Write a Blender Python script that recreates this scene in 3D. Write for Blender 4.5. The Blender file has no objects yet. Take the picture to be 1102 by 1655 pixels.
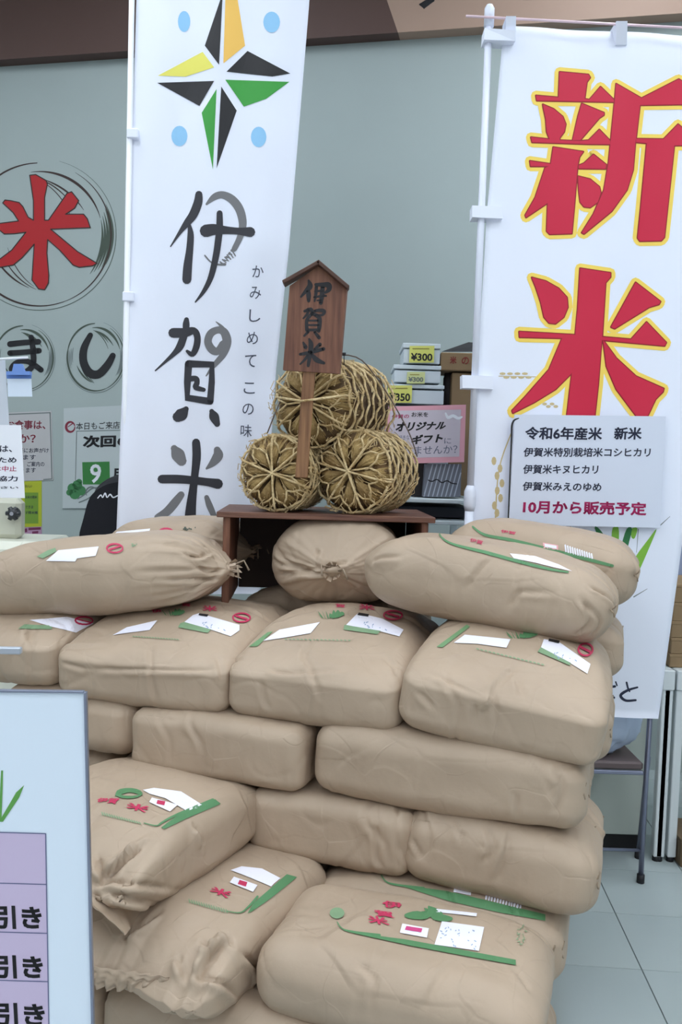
import bpy, math, random
import numpy as np
from mathutils import Vector, Matrix, noise
from mathutils.bvhtree import BVHTree
from mathutils.geometry import tessellate_polygon

# ------------------------------------------------------------------ camera
F, W, H, CH = 1400.0, 1102, 1655, 1.5
PIT, ROLL = math.atan(82 / F), math.radians(1.8)
SC = bpy.context.scene
COL = SC.collection
ROT = Matrix.Rotation(math.pi / 2 - PIT, 3, 'X') @ Matrix.Rotation(ROLL, 3, 'Z')
cam_data = bpy.data.cameras.new('camera')
cam_data.sensor_fit = 'VERTICAL'
cam_data.sensor_height = 24
cam_data.lens = 24 * F / H
cam_data.clip_start = 0.05
cam = bpy.data.objects.new('camera', cam_data)
cam.matrix_world = Matrix.Translation((0, 0, CH)) @ ROT.to_4x4()
COL.objects.link(cam)
SC.camera = cam

# ------------------------------------------------------------------ world, exposure
world = bpy.data.worlds.new('shop_world')
SC.world = world
world.use_nodes = True
bgn = world.node_tree.nodes['Background']
bgn.inputs[0].default_value = (0.90, 0.955, 1.0, 1)
bgn.inputs[1].default_value = 0.58
SC.view_settings.view_transform = 'Standard'
SC.view_settings.look = 'None'
SC.view_settings.gamma = 1
SC.view_settings.use_curve_mapping = False
SC.view_settings.exposure = 0.54
LAMP_POWER = 7.8

# ------------------------------------------------------------------ geometry helpers
CAMP = Vector((0, 0, CH))


def ray(px, py):
    return ROT @ Vector(((px - W / 2) / F, -(py - H / 2) / F, -1.0))


def at(px, py, Y):
    d = ray(px, py)
    return CAMP + d * (Y / d.y)


def atz(px, py, z):
    d = ray(px, py)
    return CAMP + d * ((z - CH) / d.z)


TH = math.radians(18)
ORG = at(945, 1180, 1.95)
ORG.z = 0
UU = Vector((-math.cos(TH), math.sin(TH), 0))
VV = Vector((math.sin(TH), math.cos(TH), 0))
ZZ = Vector((0, 0, 1))


def S(s, t, z):
    return ORG + UU * s + VV * t + ZZ * z


def lin(c):
    return tuple((x / 255 / 12.92) if x / 255 <= 0.04045 else ((x / 255 + 0.055) / 1.055) ** 2.4 for x in c)


MATS = {}


def mat(name, rgb, rough=0.6, metal=0.0, spec=0.5, noise_amt=0.0, scale=8.0, bump=0.0, bscale=60, stretch=None, rgb2=None,
        emit=None, alpha=None, trans=0.0):
    if name in MATS:
        return MATS[name]
    m = bpy.data.materials.new(name)
    m.use_nodes = True
    nt = m.node_tree
    b = nt.nodes['Principled BSDF']
    c = lin(rgb)
    b.inputs['Base Color'].default_value = (*c, 1)
    b.inputs['Roughness'].default_value = rough
    b.inputs['Metallic'].default_value = metal
    b.inputs['Specular IOR Level'].default_value = spec
    b.inputs['Transmission Weight'].default_value = trans
    if alpha is not None:
        b.inputs['Alpha'].default_value = alpha
    if emit:
        b.inputs['Emission Color'].default_value = (*c, 1)
        b.inputs['Emission Strength'].default_value = emit
    if noise_amt or rgb2 or bump:
        tc = nt.nodes.new('ShaderNodeTexCoord')
        mp = nt.nodes.new('ShaderNodeMapping')
        nt.links.new(tc.outputs['Object'], mp.inputs[0])
        if stretch:
            mp.inputs['Scale'].default_value = stretch
    if noise_amt or rgb2:
        n = nt.nodes.new('ShaderNodeTexNoise')
        n.inputs['Scale'].default_value = scale
        n.inputs['Detail'].default_value = 5
        nt.links.new(mp.outputs[0], n.inputs[0])
        r = nt.nodes.new('ShaderNodeValToRGB')
        c2 = lin(rgb2) if rgb2 else tuple(x * (1 - noise_amt) for x in c)
        r.color_ramp.elements[0].position = 0.35
        r.color_ramp.elements[1].position = 0.65
        r.color_ramp.elements[0].color = (*c2, 1)
        r.color_ramp.elements[1].color = (*c, 1)
        nt.links.new(n.outputs[0], r.inputs[0])
        nt.links.new(r.outputs[0], b.inputs['Base Color'])
    if bump:
        n2 = nt.nodes.new('ShaderNodeTexNoise')
        n2.inputs['Scale'].default_value = bscale
        n2.inputs['Detail'].default_value = 4
        nt.links.new(mp.outputs[0], n2.inputs[0])
        bp = nt.nodes.new('ShaderNodeBump')
        bp.inputs['Strength'].default_value = bump
        bp.inputs['Distance'].default_value = 0.01
        nt.links.new(n2.outputs[0], bp.inputs['Height'])
        nt.links.new(bp.outputs[0], b.inputs['Normal'])
    MATS[name] = m
    return m


ORIG = {}


def tag(o, label=None, cat=None, group=None, kind=None):
    if label:
        o['label'] = label
    if cat:
        o['category'] = cat
    if group:
        o['group'] = group
    if kind:
        o['kind'] = kind
    return o


def thing(name, loc, label, cat, group=None):
    o = bpy.data.objects.new(name, None)
    o.empty_display_size = 0.05
    COL.objects.link(o)
    o.location = loc
    ORIG[o.name] = Vector(loc)
    return tag(o, label, cat, group)


def link_mesh(name, verts, faces, m, parent=None, loc=None, smooth=False):
    """verts in world space"""
    if parent is not None:
        org = ORIG[parent.name]
    elif loc is not None:
        org = Vector(loc)
    else:
        a = np.array([tuple(v) for v in verts])
        org = Vector(((a[:, 0].min() + a[:, 0].max()) / 2, (a[:, 1].min() + a[:, 1].max()) / 2, a[:, 2].min()))
    me = bpy.data.meshes.new(name)
    me.from_pydata([tuple(Vector(v) - org) for v in verts], [], [tuple(f) for f in faces])
    me.materials.append(m)
    if smooth:
        me.polygons.foreach_set('use_smooth', [True] * len(me.polygons))
    me.update()
    o = bpy.data.objects.new(name, me)
    COL.objects.link(o)
    if parent is not None:
        o.parent = parent
    else:
        o.location = org
    ORIG[o.name] = org
    return o


class MB:
    def __init__(self):
        self.v, self.f = [], []

    def add(self, vs, fs):
        k = len(self.v)
        self.v += [Vector(x) for x in vs]
        self.f += [[i + k for i in f] for f in fs]
        return self

    def box(self, o, ax, ay, az, bev=0.0):
        """o = corner/centre, ax ay az = full edge vectors, centred on o; chamfered by bev metres"""
        ax, ay, az = Vector(ax) / 2, Vector(ay) / 2, Vector(az) / 2
        o = Vector(o)
        if bev <= 0:
            vs = [o + ax * i + ay * j + az * k for i in (-1, 1) for j in (-1, 1) for k in (-1, 1)]
            return self.add(vs, [(0, 1, 3, 2), (4, 6, 7, 5), (0, 4, 5, 1), (2, 3, 7, 6), (0, 2, 6, 4), (1, 5, 7, 3)])
        L = [ax.length, ay.length, az.length]
        n = [ax.normalized(), ay.normalized(), az.normalized()]
        idx, vs = {}, []
        for i in (-1, 1):
            for j in (-1, 1):
                for k in (-1, 1):
                    sg = (i, j, k)
                    for a in range(3):
                        p = o.copy()
                        for b in range(3):
                            p += n[b] * sg[b] * (L[b] - (0 if b == a else min(bev, L[b] * .45)))
                        idx[(sg, a)] = len(vs)
                        vs.append(p)
        fs = []
        for a in range(3):
            b, c = (a + 1) % 3, (a + 2) % 3
            for sa in (-1, 1):
                q = []
                for sb, sc in ((-1, -1), (1, -1), (1, 1), (-1, 1)):
                    sg = [0, 0, 0]
                    sg[a], sg[b], sg[c] = sa, sb, sc
                    q.append(idx[(tuple(sg), a)])
                fs.append(q if sa > 0 else q[::-1])
            for sb in (-1, 1):
                for sc in (-1, 1):
                    q = []
                    s0 = [0, 0, 0]
                    s1 = [0, 0, 0]
                    s0[a], s1[a] = -1, 1
                    s0[b] = s1[b] = sb
                    s0[c] = s1[c] = sc
                    q = [idx[(tuple(s0), b)], idx[(tuple(s1), b)], idx[(tuple(s1), c)], idx[(tuple(s0), c)]]
                    fs.append(q if sb * sc > 0 else q[::-1])
        for i in (-1, 1):
            for j in (-1, 1):
                for k in (-1, 1):
                    q = [idx[((i, j, k), a)] for a in range(3)]
                    fs.append(q if i * j * k > 0 else q[::-1])
        return self.add(vs, fs)

    def quadbox(self, front4, back):
        """front4: four world corners; back: offset vector"""
        a = [Vector(p) for p in front4]
        b = [p + Vector(back) for p in a]
        return self.add(a + b, [(0, 1, 2, 3), (7, 6, 5, 4), (0, 4, 5, 1), (1, 5, 6, 2), (2, 6, 7, 3), (3, 7, 4, 0)])

    def tube(self, pts, r, n=8, cap=True):
        pts = [Vector(p) for p in pts]
        rs = r if isinstance(r, (list, tuple)) else [r] * len(pts)
        k0 = len(self.v)
        prev = None
        for i, p in enumerate(pts):
            d = (pts[min(i + 1, len(pts) - 1)] - pts[max(i - 1, 0)])
            if d.length < 1e-9:
                d = Vector((0, 0, 1))
            d.normalize()
            if prev is None:
                a = d.orthogonal().normalized()
            else:
                a = (prev - d * prev.dot(d))
                a = a.normalized() if a.length > 1e-6 else d.orthogonal().normalized()
            prev = a
            b = d.cross(a)
            for j in range(n):
                t = 2 * math.pi * j / n
                self.v.append(p + (a * math.cos(t) + b * math.sin(t)) * rs[i])
        for i in range(len(pts) - 1):
            for j in range(n):
                q = k0 + i * n
                self.f.append([q + j, q + (j + 1) % n, q + n + (j + 1) % n, q + n + j])
        if cap:
            self.f.append([k0 + j for j in range(n)][::-1])
            e = k0 + (len(pts) - 1) * n
            self.f.append([e + j for j in range(n)])
        return self

    def obj(self, name, m, parent=None, smooth=False, loc=None):
        return link_mesh(name, self.v, self.f, m, parent, loc, smooth)


def bvh_of(o):
    org = ORIG[o.name]
    me = o.data
    return BVHTree.FromPolygons([v.co + org for v in me.vertices], [tuple(p.vertices) for p in me.polygons])


# ------------------------------------------------------------------ flat print: shapes in photo pixels laid on a real surface
def crop(x0, y0, s, k=1.0):
    return lambda pts: [(x0 + p[0] / s, y0 + p[1] / s) + tuple(k * q / s for q in p[2:]) for p in pts]


def poly2(pts):
    tris = tessellate_polygon([[Vector((p[0], p[1], 0)) for p in pts]])
    return [tuple(p[:2]) for p in pts], [tuple(t) for t in tris]


def disc2(x, y, rx, ry=None, n=14):
    ry = ry or rx
    vs = [(x + rx * math.cos(2 * math.pi * i / n), y + ry * math.sin(2 * math.pi * i / n)) for i in range(n)]
    return vs, [(0, i, i + 1) for i in range(1, n - 1)]


def smoothpts(pts, k=4, closed=False):
    n = len(pts)
    out = []
    rng = range(n if closed else n - 1)
    for i in rng:
        P = [pts[(i + j) % n] if closed else pts[min(max(i + j, 0), n - 1)] for j in (-1, 0, 1, 2)]
        for j in range(k):
            t = j / k
            out.append(tuple(0.5 * (2 * P[1][c] + (P[2][c] - P[0][c]) * t + (2 * P[0][c] - 5 * P[1][c] + 4 * P[2][c] - P[3][c]) * t * t +
                                    (-P[0][c] + 3 * P[1][c] - 3 * P[2][c] + P[3][c]) * t ** 3) for c in range(len(pts[0]))))
    if not closed:
        out.append(tuple(pts[-1]))
    return out


def brush2(pts, r=None, smooth=True, closed=False):
    """variable width stroke (x, y, radius)"""
    if r is not None:
        pts = [(p[0], p[1], r) for p in pts]
    if smooth and len(pts) > 2:
        pts = smoothpts(pts, 5, closed)
    if closed:
        pts = pts + [pts[0]]
    L, R_ = [], []
    for i, p in enumerate(pts):
        a, b = pts[max(i - 1, 0)], pts[min(i + 1, len(pts) - 1)]
        if closed and i in (0, len(pts) - 1):
            a, b = pts[-2], pts[1]
        dx, dy = b[0] - a[0], b[1] - a[1]
        l = math.hypot(dx, dy) or 1
        nx, ny = -dy / l, dx / l
        rr = abs(p[2])
        L.append((p[0] + nx * rr, p[1] + ny * rr))
        R_.append((p[0] - nx * rr, p[1] - ny * rr))
    n = len(pts)
    vs = L + R_
    fs = []
    for i in range(n - 1):
        fs += [(i, i + 1, n + i + 1), (i, n + i + 1, n + i)]
    out = [(vs, fs)]
    if not closed:
        for p in (pts[0], pts[-1]):
            if abs(p[2]) > 0.3:
                out.append(disc2(p[0], p[1], abs(p[2]), n=10))
    return merge2(out)


def ribbon2(pts, r, closed=True):
    """hard cornered outline with round joints"""
    out = []
    n = len(pts)
    for i in range(n if closed else n - 1):
        a, b = pts[i], pts[(i + 1) % n]
        dx, dy = b[0] - a[0], b[1] - a[1]
        l = math.hypot(dx, dy)
        if l < 1e-6:
            continue
        nx, ny = -dy / l * r, dx / l * r
        out.append(([(a[0] + nx, a[1] + ny), (b[0] + nx, b[1] + ny), (b[0] - nx, b[1] - ny), (a[0] - nx, a[1] - ny)], [(0, 1, 2), (0, 2, 3)]))
        out.append(disc2(a[0], a[1], r, n=8))
    return merge2(out)


def merge2(lst):
    vs, fs = [], []
    for v, f in lst:
        k = len(vs)
        vs += list(v)
        fs += [tuple(i + k for i in t) for t in f]
    return vs, fs


def subdiv2(vf, L):
    vs, fs = list(vf[0]), list(vf[1])
    cache = {}
    out = []
    stack = list(fs)
    while stack:
        t = stack.pop()
        e = [(math.dist(vs[t[i]], vs[t[(i + 1) % 3]]), i) for i in range(3)]
        m, i = max(e)
        if m <= L:
            out.append(t)
            continue
        a, b, c = t[i], t[(i + 1) % 3], t[(i + 2) % 3]
        key = (min(a, b), max(a, b))
        if key not in cache:
            cache[key] = len(vs)
            vs.append(((vs[a][0] + vs[b][0]) / 2, (vs[a][1] + vs[b][1]) / 2))
        q = cache[key]
        stack += [(a, q, c), (q, b, c)]
    return vs, out


GL = {}


def glyphs(text, bold=0.0):
    key = (text, bold)
    if key in GL:
        return GL[key]
    cu = bpy.data.curves.new('t', 'FONT')
    cu.body = text
    cu.resolution_u = 3
    cu.fill_mode = 'BOTH'
    ob = bpy.data.objects.new('t', cu)
    COL.objects.link(ob)
    dg = bpy.context.evaluated_depsgraph_get()
    dg.update()
    me = bpy.data.meshes.new_from_object(ob.evaluated_get(dg))
    vs = [(v.co.x, v.co.y) for v in me.vertices]
    fs = []
    for p in me.polygons:
        q = list(p.vertices)
        fs += [(q[0], q[i], q[i + 1]) for i in range(1, len(q) - 1)]
    if bold:
        # heavier weight: a thin border along every outline edge
        cnt = {}
        for f in fs:
            for i in range(3):
                k = (min(f[i], f[(i + 1) % 3]), max(f[i], f[(i + 1) % 3]))
                cnt[k] = cnt.get(k, 0) + 1
        base = list(vs)
        for (a_, b_), c_ in cnt.items():
            if c_ != 1:
                continue
            (x0, y0), (x1, y1) = base[a_], base[b_]
            l_ = math.hypot(x1 - x0, y1 - y0)
            if l_ < 1e-6:
                continue
            dx, dy = (x1 - x0) / l_ * bold, (y1 - y0) / l_ * bold
            k = len(vs)
            vs += [(x0 - dx - dy, y0 - dy + dx), (x0 - dx + dy, y0 - dy - dx), (x1 + dx + dy, y1 + dy - dx), (x1 + dx - dy, y1 + dy + dx)]
            fs += [(k, k + 1, k + 2), (k, k + 2, k + 3)]
    bpy.data.objects.remove(ob)
    bpy.data.meshes.remove(me)
    bpy.data.curves.remove(cu)
    a = np.array(vs) if vs else np.zeros((1, 2))
    mn, mx = a.min(0), a.max(0)
    d = np.maximum(mx - mn, 1e-6)
    vs = [((x - mn[0]) / d[0], 1 - (y - mn[1]) / d[1]) for x, y in vs]
    GL[key] = (vs, fs)
    return GL[key]


def text2(text, quad, bold=0.0):
    """quad: TL TR BR BL in pixels"""
    vs, fs = glyphs(text, bold)
    A, B, C, D = quad
    out = []
    for x, y in vs:
        out.append(tuple((A[c] * (1 - x) + B[c] * x) * (1 - y) + (D[c] * (1 - x) + C[c] * x) * y for c in (0, 1)))
    return out, fs


def rtext(text, x0, y0, x1, y1, slope=0.03, bold=0.0):
    """text line, top-left (x0,y0), height y1-y0, running to x1 with slope"""
    dy = slope * (x1 - x0)
    sh = 0.03 * (y1 - y0)
    return text2(text, [(x0, y0), (x1, y0 + dy), (x1 - sh, y1 + dy), (x0 - sh, y1)], bold)


def lay(name, surf, shapes, m, parent, off=0.0008, L=12, ctr=None):
    """drop 2D shapes along the sight rays on to a surface; the print lies on the surface itself"""
    vs, fs = subdiv2(merge2(shapes), L)
    if not vs:
        return None
    cx = sum(v[0] for v in vs) / len(vs) if ctr is None else ctr[0]
    cy = sum(v[1] for v in vs) / len(vs) if ctr is None else ctr[1]
    P, ok = [], []
    for x, y in vs:
        hit = None
        d = ray(x, y).normalized()
        h, n, i, dist = surf.ray_cast(CAMP, d)
        if h is not None:
            if n.dot(d) > 0:
                n = -n
            P.append(h + n * off)
            ok.append(True)
        else:
            P.append(None)
            ok.append(False)
    f2 = [f for f in fs if all(ok[i] for i in f)]
    # drop faces that straddle a step in depth
    f2 = [f for f in f2 if max((P[f[0]] - P[f[1]]).length, (P[f[1]] - P[f[2]]).length, (P[f[0]] - P[f[2]]).length) < 0.12]
    used = sorted({i for f in f2 for i in f})
    if not used:
        print('LAY MISSED', name)
        return None
    mp = {i: k for k, i in enumerate(used)}
    fin = []
    for f in f2:
        a, b, c = [P[i] for i in f]
        nn = (b - a).cross(c - a)
        fin.append([mp[i] for i in f] if nn.dot(CAMP - a) > 0 else [mp[i] for i in f][::-1])
    return link_mesh(name, [P[i] for i in used], fin, m, parent)


# ------------------------------------------------------------------ materials
WHITE = mat('white_plastic', (232, 234, 240), 0.4)
STEEL = mat('chrome', (170, 172, 180), 0.25, 1.0)
BLACKP = mat('black_ink', (28, 27, 32), 0.6)
GREYINK = mat('grey_ink', (118, 118, 122), 0.6)
REDINK = mat('red_ink', (205, 22, 62), 0.6)
DKRED = mat('dark_red_ink', (150, 12, 30), 0.6)
YELINK = mat('yellow_ink', (250, 216, 96), 0.6)
PINKINK = mat('pink_ink', (196, 48, 90), 0.6)
MAGENTA = mat('magenta_ink', (176, 22, 92), 0.6)
GREENINK = mat('green_ink', (84, 134, 90), 0.6)
SOFTGREEN = mat('soft_green_ink', (128, 158, 122), 0.6)
NAVY = mat('navy_ink', (30, 36, 62), 0.6)
PAPER = mat('white_paper', (236, 238, 246), 0.7)
LABELP = mat('label_paper', (238, 236, 248), 0.6)
FABRIC = mat('banner_polyester', (236, 240, 254), 0.75, bump=0.06, bscale=30)
PRICEY = mat('yellow_tag_card', (214, 214, 110), 0.6)
CARTON = mat('brown_cardboard', (150, 124, 92), 0.8, noise_amt=0.15, scale=6)
DARKBOX = mat('dark_card', (52, 48, 48), 0.7)


def wood_mat(name, a, b, stretch=(3, 3, 40)):
    return mat(name, a, 0.55, rgb2=b, scale=2.2, stretch=stretch, bump=0.25, bscale=3)


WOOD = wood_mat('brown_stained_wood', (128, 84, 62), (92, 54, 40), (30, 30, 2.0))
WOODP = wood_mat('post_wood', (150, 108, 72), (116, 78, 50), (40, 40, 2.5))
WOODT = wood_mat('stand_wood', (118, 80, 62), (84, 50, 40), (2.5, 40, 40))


def kraft_mat():
    m = bpy.data.materials.new('kraft_paper')
    m.use_nodes = True
    nt = m.node_tree
    N, K = nt.nodes.new, nt.links.new
    b = nt.nodes['Principled BSDF']
    b.inputs['Roughness'].default_value = 0.52
    b.inputs['Specular IOR Level'].default_value = 0.35
    tc = N('ShaderNodeTexCoord')
    n = N('ShaderNodeTexNoise')
    n.inputs['Scale'].default_value = 3.5
    n.inputs['Detail'].default_value = 6
    K(tc.outputs['Object'], n.inputs[0])
    r = N('ShaderNodeValToRGB')
    r.color_ramp.elements[0].position = 0.3
    r.color_ramp.elements[1].position = 0.7
    r.color_ramp.elements[0].color = (*lin((171, 151, 131)), 1)
    r.color_ramp.elements[1].color = (*lin((185, 164, 143)), 1)
    K(n.outputs[0], r.inputs[0])
    K(r.outputs[0], b.inputs['Base Color'])
    # crumpled paper relief: flat facets meeting in straight creases, over soft noise
    def facets(scale, amount):
        wn = N('ShaderNodeTexNoise')
        wn.inputs['Scale'].default_value = scale * .6
        wn.inputs['Detail'].default_value = 1
        K(tc.outputs['Object'], wn.inputs[0])
        mx = N('ShaderNodeMix')
        mx.data_type = 'VECTOR'
        mx.inputs[0].default_value = 0.10
        K(tc.outputs['Object'], mx.inputs[4])
        K(wn.outputs['Color'], mx.inputs[5])
        vo = N('ShaderNodeTexVoronoi')
        vo.feature = 'SMOOTH_F1'
        vo.inputs['Smoothness'].default_value = 0.12
        vo.inputs['Scale'].default_value = scale
        K(mx.outputs[1], vo.inputs['Vector'])
        df = N('ShaderNodeVectorMath')
        df.operation = 'SUBTRACT'
        K(mx.outputs[1], df.inputs[0])
        K(vo.outputs['Position'], df.inputs[1])
        cs = N('ShaderNodeVectorMath')
        cs.operation = 'SUBTRACT'
        cs.inputs[1].default_value = (.5, .5, .5)
        K(vo.outputs['Color'], cs.inputs[0])
        dt = N('ShaderNodeVectorMath')
        dt.operation = 'DOT_PRODUCT'
        K(df.outputs[0], dt.inputs[0])
        K(cs.outputs[0], dt.inputs[1])
        mm = N('ShaderNodeMath')
        mm.operation = 'MULTIPLY'
        mm.inputs[1].default_value = scale * amount
        K(dt.outputs['Value'], mm.inputs[0])
        return mm.outputs[0]
    f1, f2_ = facets(4.5, 1.0), facets(11, .35)
    n3 = N('ShaderNodeTexNoise')
    n3.inputs['Scale'].default_value = 26
    n3.inputs['Detail'].default_value = 4
    K(tc.outputs['Object'], n3.inputs[0])
    a1 = N('ShaderNodeMath')
    a1.operation = 'ADD'
    K(f2_, a1.inputs[0])
    K(f1, a1.inputs[1])
    ad = N('ShaderNodeMath')
    ad.operation = 'MULTIPLY_ADD'
    ad.inputs[1].default_value = 0.22
    K(n3.outputs[0], ad.inputs[0])
    K(a1.outputs[0], ad.inputs[2])
    bp = N('ShaderNodeBump')
    bp.inputs['Strength'].default_value = 0.42
    bp.inputs['Distance'].default_value = 0.016
    K(ad.outputs[0], bp.inputs['Height'])
    K(bp.outputs[0], b.inputs['Normal'])
    return m


KRAFT = kraft_mat()


def floor_mat():
    m = bpy.data.materials.new('polished_floor')
    m.use_nodes = True
    nt = m.node_tree
    b = nt.nodes['Principled BSDF']
    b.inputs['Roughness'].default_value = 0.16
    tc = nt.nodes.new('ShaderNodeTexCoord')
    n = nt.nodes.new('ShaderNodeTexNoise')
    n.inputs['Scale'].default_value = 1.3
    nt.links.new(tc.outputs['Object'], n.inputs[0])
    r = nt.nodes.new('ShaderNodeValToRGB')
    r.color_ramp.elements[0].color = (*lin((168, 180, 182)), 1)
    r.color_ramp.elements[1].color = (*lin((188, 198, 198)), 1)
    nt.links.new(n.outputs[0], r.inputs[0])
    nt.links.new(r.outputs[0], b.inputs['Base Color'])
    return m


# ------------------------------------------------------------------ room shell
WA = math.radians(11.5)                      # the back wall recedes to the left
WX = Vector((math.cos(WA), -math.sin(WA), 0))
WN = Vector((math.sin(WA), math.cos(WA), 0))   # away from the viewer
WC = Vector((0, 4.6, 0))


def wall_at(px, py, off=0.0):
    d = ray(px, py)
    k = ((WC - WN * off - CAMP).dot(WN)) / d.dot(WN)
    return CAMP + d * k


CEIL = 4.3
wall = MB().box(WC + WN * 0.06 + ZZ * CEIL / 2, WX * 14, WN * 0.12, ZZ * CEIL).obj('wall_back', mat('painted_wall', (166, 177, 176), 0.75, noise_amt=0.03, scale=2))
tag(wall, kind='structure')
wall_bvh = bvh_of(wall)
# side walls well outside the frame
for nm, sx in (('wall_left', -1), ('wall_right', 1)):
    o = MB().box((sx * 6.5, 1.2, CEIL / 2), (0.12, 0, 0), (0, 12, 0), (0, 0, CEIL)).obj(nm, MATS['painted_wall'])
    tag(o, kind='structure')
c = MB().box((0, 1.2, CEIL + 0.05), (13.2, 0, 0), (0, 12.5, 0), (0, 0, 0.1)).obj('ceiling', mat('ceiling_board', (225, 225, 225), 0.9))
tag(c, kind='structure')

# floor: slab with separate tiles where the photo shows them
fl = MB().box((0, 1.2, -0.03), (13.2, 0, 0), (0, 12.5, 0), (0, 0, 0.05)).obj('floor', mat('floor_joint', (120, 130, 132), 0.7))
tag(fl, kind='structure')
FT = floor_mat()
TS = 0.33
tA = math.radians(-4)
tx, ty = Vector((math.cos(tA), math.sin(tA), 0)), Vector((-math.sin(tA), math.cos(tA), 0))
tile_me = None
rest = MB()
for i in range(-16, 17):
    for j in range(-13, 19):
        p = Vector((0.62, 2.55, 0)) + tx * (i + .5) * TS + ty * (j + .5) * TS
        if abs(p.x) > 6.2 or p.y > 5.2 or p.y < -4.7:
            continue
        near = 0.2 < p.x < 2.4 and 1.6 < p.y < 4.3
        if near:
            if tile_me is None:
                t0 = MB().box((0, 0, 0), tx * (TS - .003), ty * (TS - .003), (0, 0, 0.008), .001)
                tile_me = bpy.data.meshes.new('floor_tile')
                tile_me.from_pydata([tuple(v) for v in t0.v], [], t0.f)
                tile_me.materials.append(FT)
            o = bpy.data.objects.new('tile', tile_me)
            o.parent = fl
            o.location = p - ORIG[fl.name] + Vector((0, 0, -0.004))
            COL.objects.link(o)
        else:
            rest.box(p + Vector((0, 0, -0.004)), tx * (TS - .003), ty * (TS - .003), (0, 0, 0.008))
tag(rest.obj('distant_tiles', FT, fl), kind='stuff')

# ceiling lights
for (x, y) in [(x, y) for y in (-2.6, -0.6, 1.4, 3.2) for x in (-3.6, -1.2, 1.2, 3.6)]:
    lp = MB().box((x, y, CEIL - .02), (.6, 0, 0), (0, 1.2, 0), (0, 0, .02)).obj('light_panel', mat('lamp_diffuser', (240, 248, 255), 0.8, emit=LAMP_POWER), c)
    fr = MB()
    for sx in (-1, 1):
        fr.box((x + sx * .31, y, CEIL - .03), (.02, 0, 0), (0, 1.24, 0), (0, 0, .06), .003)
        fr.box((x, y + sx * .61, CEIL - .03), (.6, 0, 0), (0, .02, 0), (0, 0, .06), .003)
    fr.obj('light_frame', WHITE, lp)

# fascia band along the wall top
BR = mat('brown_fascia', (86, 62, 56), 0.6)
def wallpt(px, py, off, z=None):
    return wall_at(px, py, off)
a = wall_at(0, 98, .08); b_ = wall_at(643, 51, .08); c_ = wall_at(1102, 21, .08)
zb = (a.z + b_.z + c_.z) / 3
def wx_of(p):
    return (p - WC).dot(WX)
xb0, xb1 = wx_of(b_), wx_of(wall_at(625, 0, .08))
top = CEIL - 0.0
hh = top - zb
slope = (xb1 - xb0) / (wall_at(625, 0, .08).z - zb)
def fascia(name, x0b, x0t, x1b, x1t, m):
    q = [WC + WX * x0b + ZZ * zb, WC + WX * x1b + ZZ * zb, WC + WX * x1t + ZZ * top, WC + WX * x0t + ZZ * top]
    o = MB().quadbox([p - WN * .08 for p in q], WN * .08).obj(name, m)
    return tag(o, kind='structure')
fascia('trim_1', -6, -6, xb0, xb0 + slope * hh, BR)
f2 = fascia('trim_2', xb0, xb0 + slope * hh, 6, 6, mat('beige_fascia', (168, 140, 124), 0.6))
lay('lettering', bvh_of(f2), [text2('サービス', [(648, -62), (985, -82), (985, -6), (652, 17)], 0.02)], BLACKP, f2, L=40)

# ------------------------------------------------------------------ wall emblems
C3 = crop(0, 240, 4.136)
DKGREEN = mat('dark_grey_green_ink', (72, 84, 74), 0.7)
BROWNINK = mat('brown_black_ink', (60, 44, 42), 0.7)
LIGHTW = mat('thin_grey_ink', (112, 122, 122), 0.7)


def arc(cx, cy, rx, ry, a0, a1, w0, w1, n=14):
    out = []
    for i in range(n + 1):
        t = i / n
        a_ = math.radians(a0 + (a1 - a0) * t)
        w = w0 + (w1 - w0) * math.sin(math.pi * t)
        out.append((cx + rx * math.cos(a_), cy + ry * math.sin(a_), w))
    return out


def emblem(label, cx, cy, rx, ry, k, red=False, char=None, base=None):
    """cx.. in crop units; rings and straw strokes of a bale-end drawing"""
    pts = C3([(cx, cy)])[0]
    t = thing('wall_emblem', wall_at(pts[0], pts[1] + ry / 4.136, .001), label, 'wall sticker')
    B = []
    for a0, a1, w0, w1, f in ((-60, 75, 1, 5, 1.0), (70, 200, 2, 7, 1.0), (195, 268, 3, 6, 1.0), (262, 345, 1, 9, .88)):
        B.append(brush2(C3(arc(cx, cy, rx * f, ry * f, a0, a1, w0, w1))))
    for q, (off, wd) in enumerate(((.62, 4), (.76, 6), (.5, 3))):
        B.append(brush2(C3(arc(cx - rx * .28, cy + ry * .3 - ry * .1, rx * (off + .3), ry * 1.02, -78 + q * 3, -38 + q * 6, 1, wd))))
        B.append(brush2(C3(arc(cx + rx * .25, cy - ry * .25 + ry * .05, rx * (off + .25), ry * 1.03, 110 + q * 3, 150 + q * 4, 1, wd))))
    lay('straw_rings', wall_bvh, B, BROWNINK if red else DKGREEN, t, .0012, 30)
    G = []
    for q in range(5):
        G.append(brush2(C3(arc(cx, cy, rx * (1.02 - q * .035), ry * (1.0 - q * .02), -25 + q * 3, 25 + q * 3, 1, 7 * k))))
        G.append(brush2(C3(arc(cx, cy, rx * (1.02 - q * .05), ry * (1.0 - q * .02), 150 + q * 5, 190 + q * 2, 1, 5 * k))))
    G.append(brush2(C3(arc(cx, cy, rx * 1.07, ry * 1.06, -75, 170, .8, 2.5, 30))))
    lay('green_strokes', wall_bvh, G, DKGREEN if red else LIGHTW, t, .001, 30)
    return t


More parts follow.
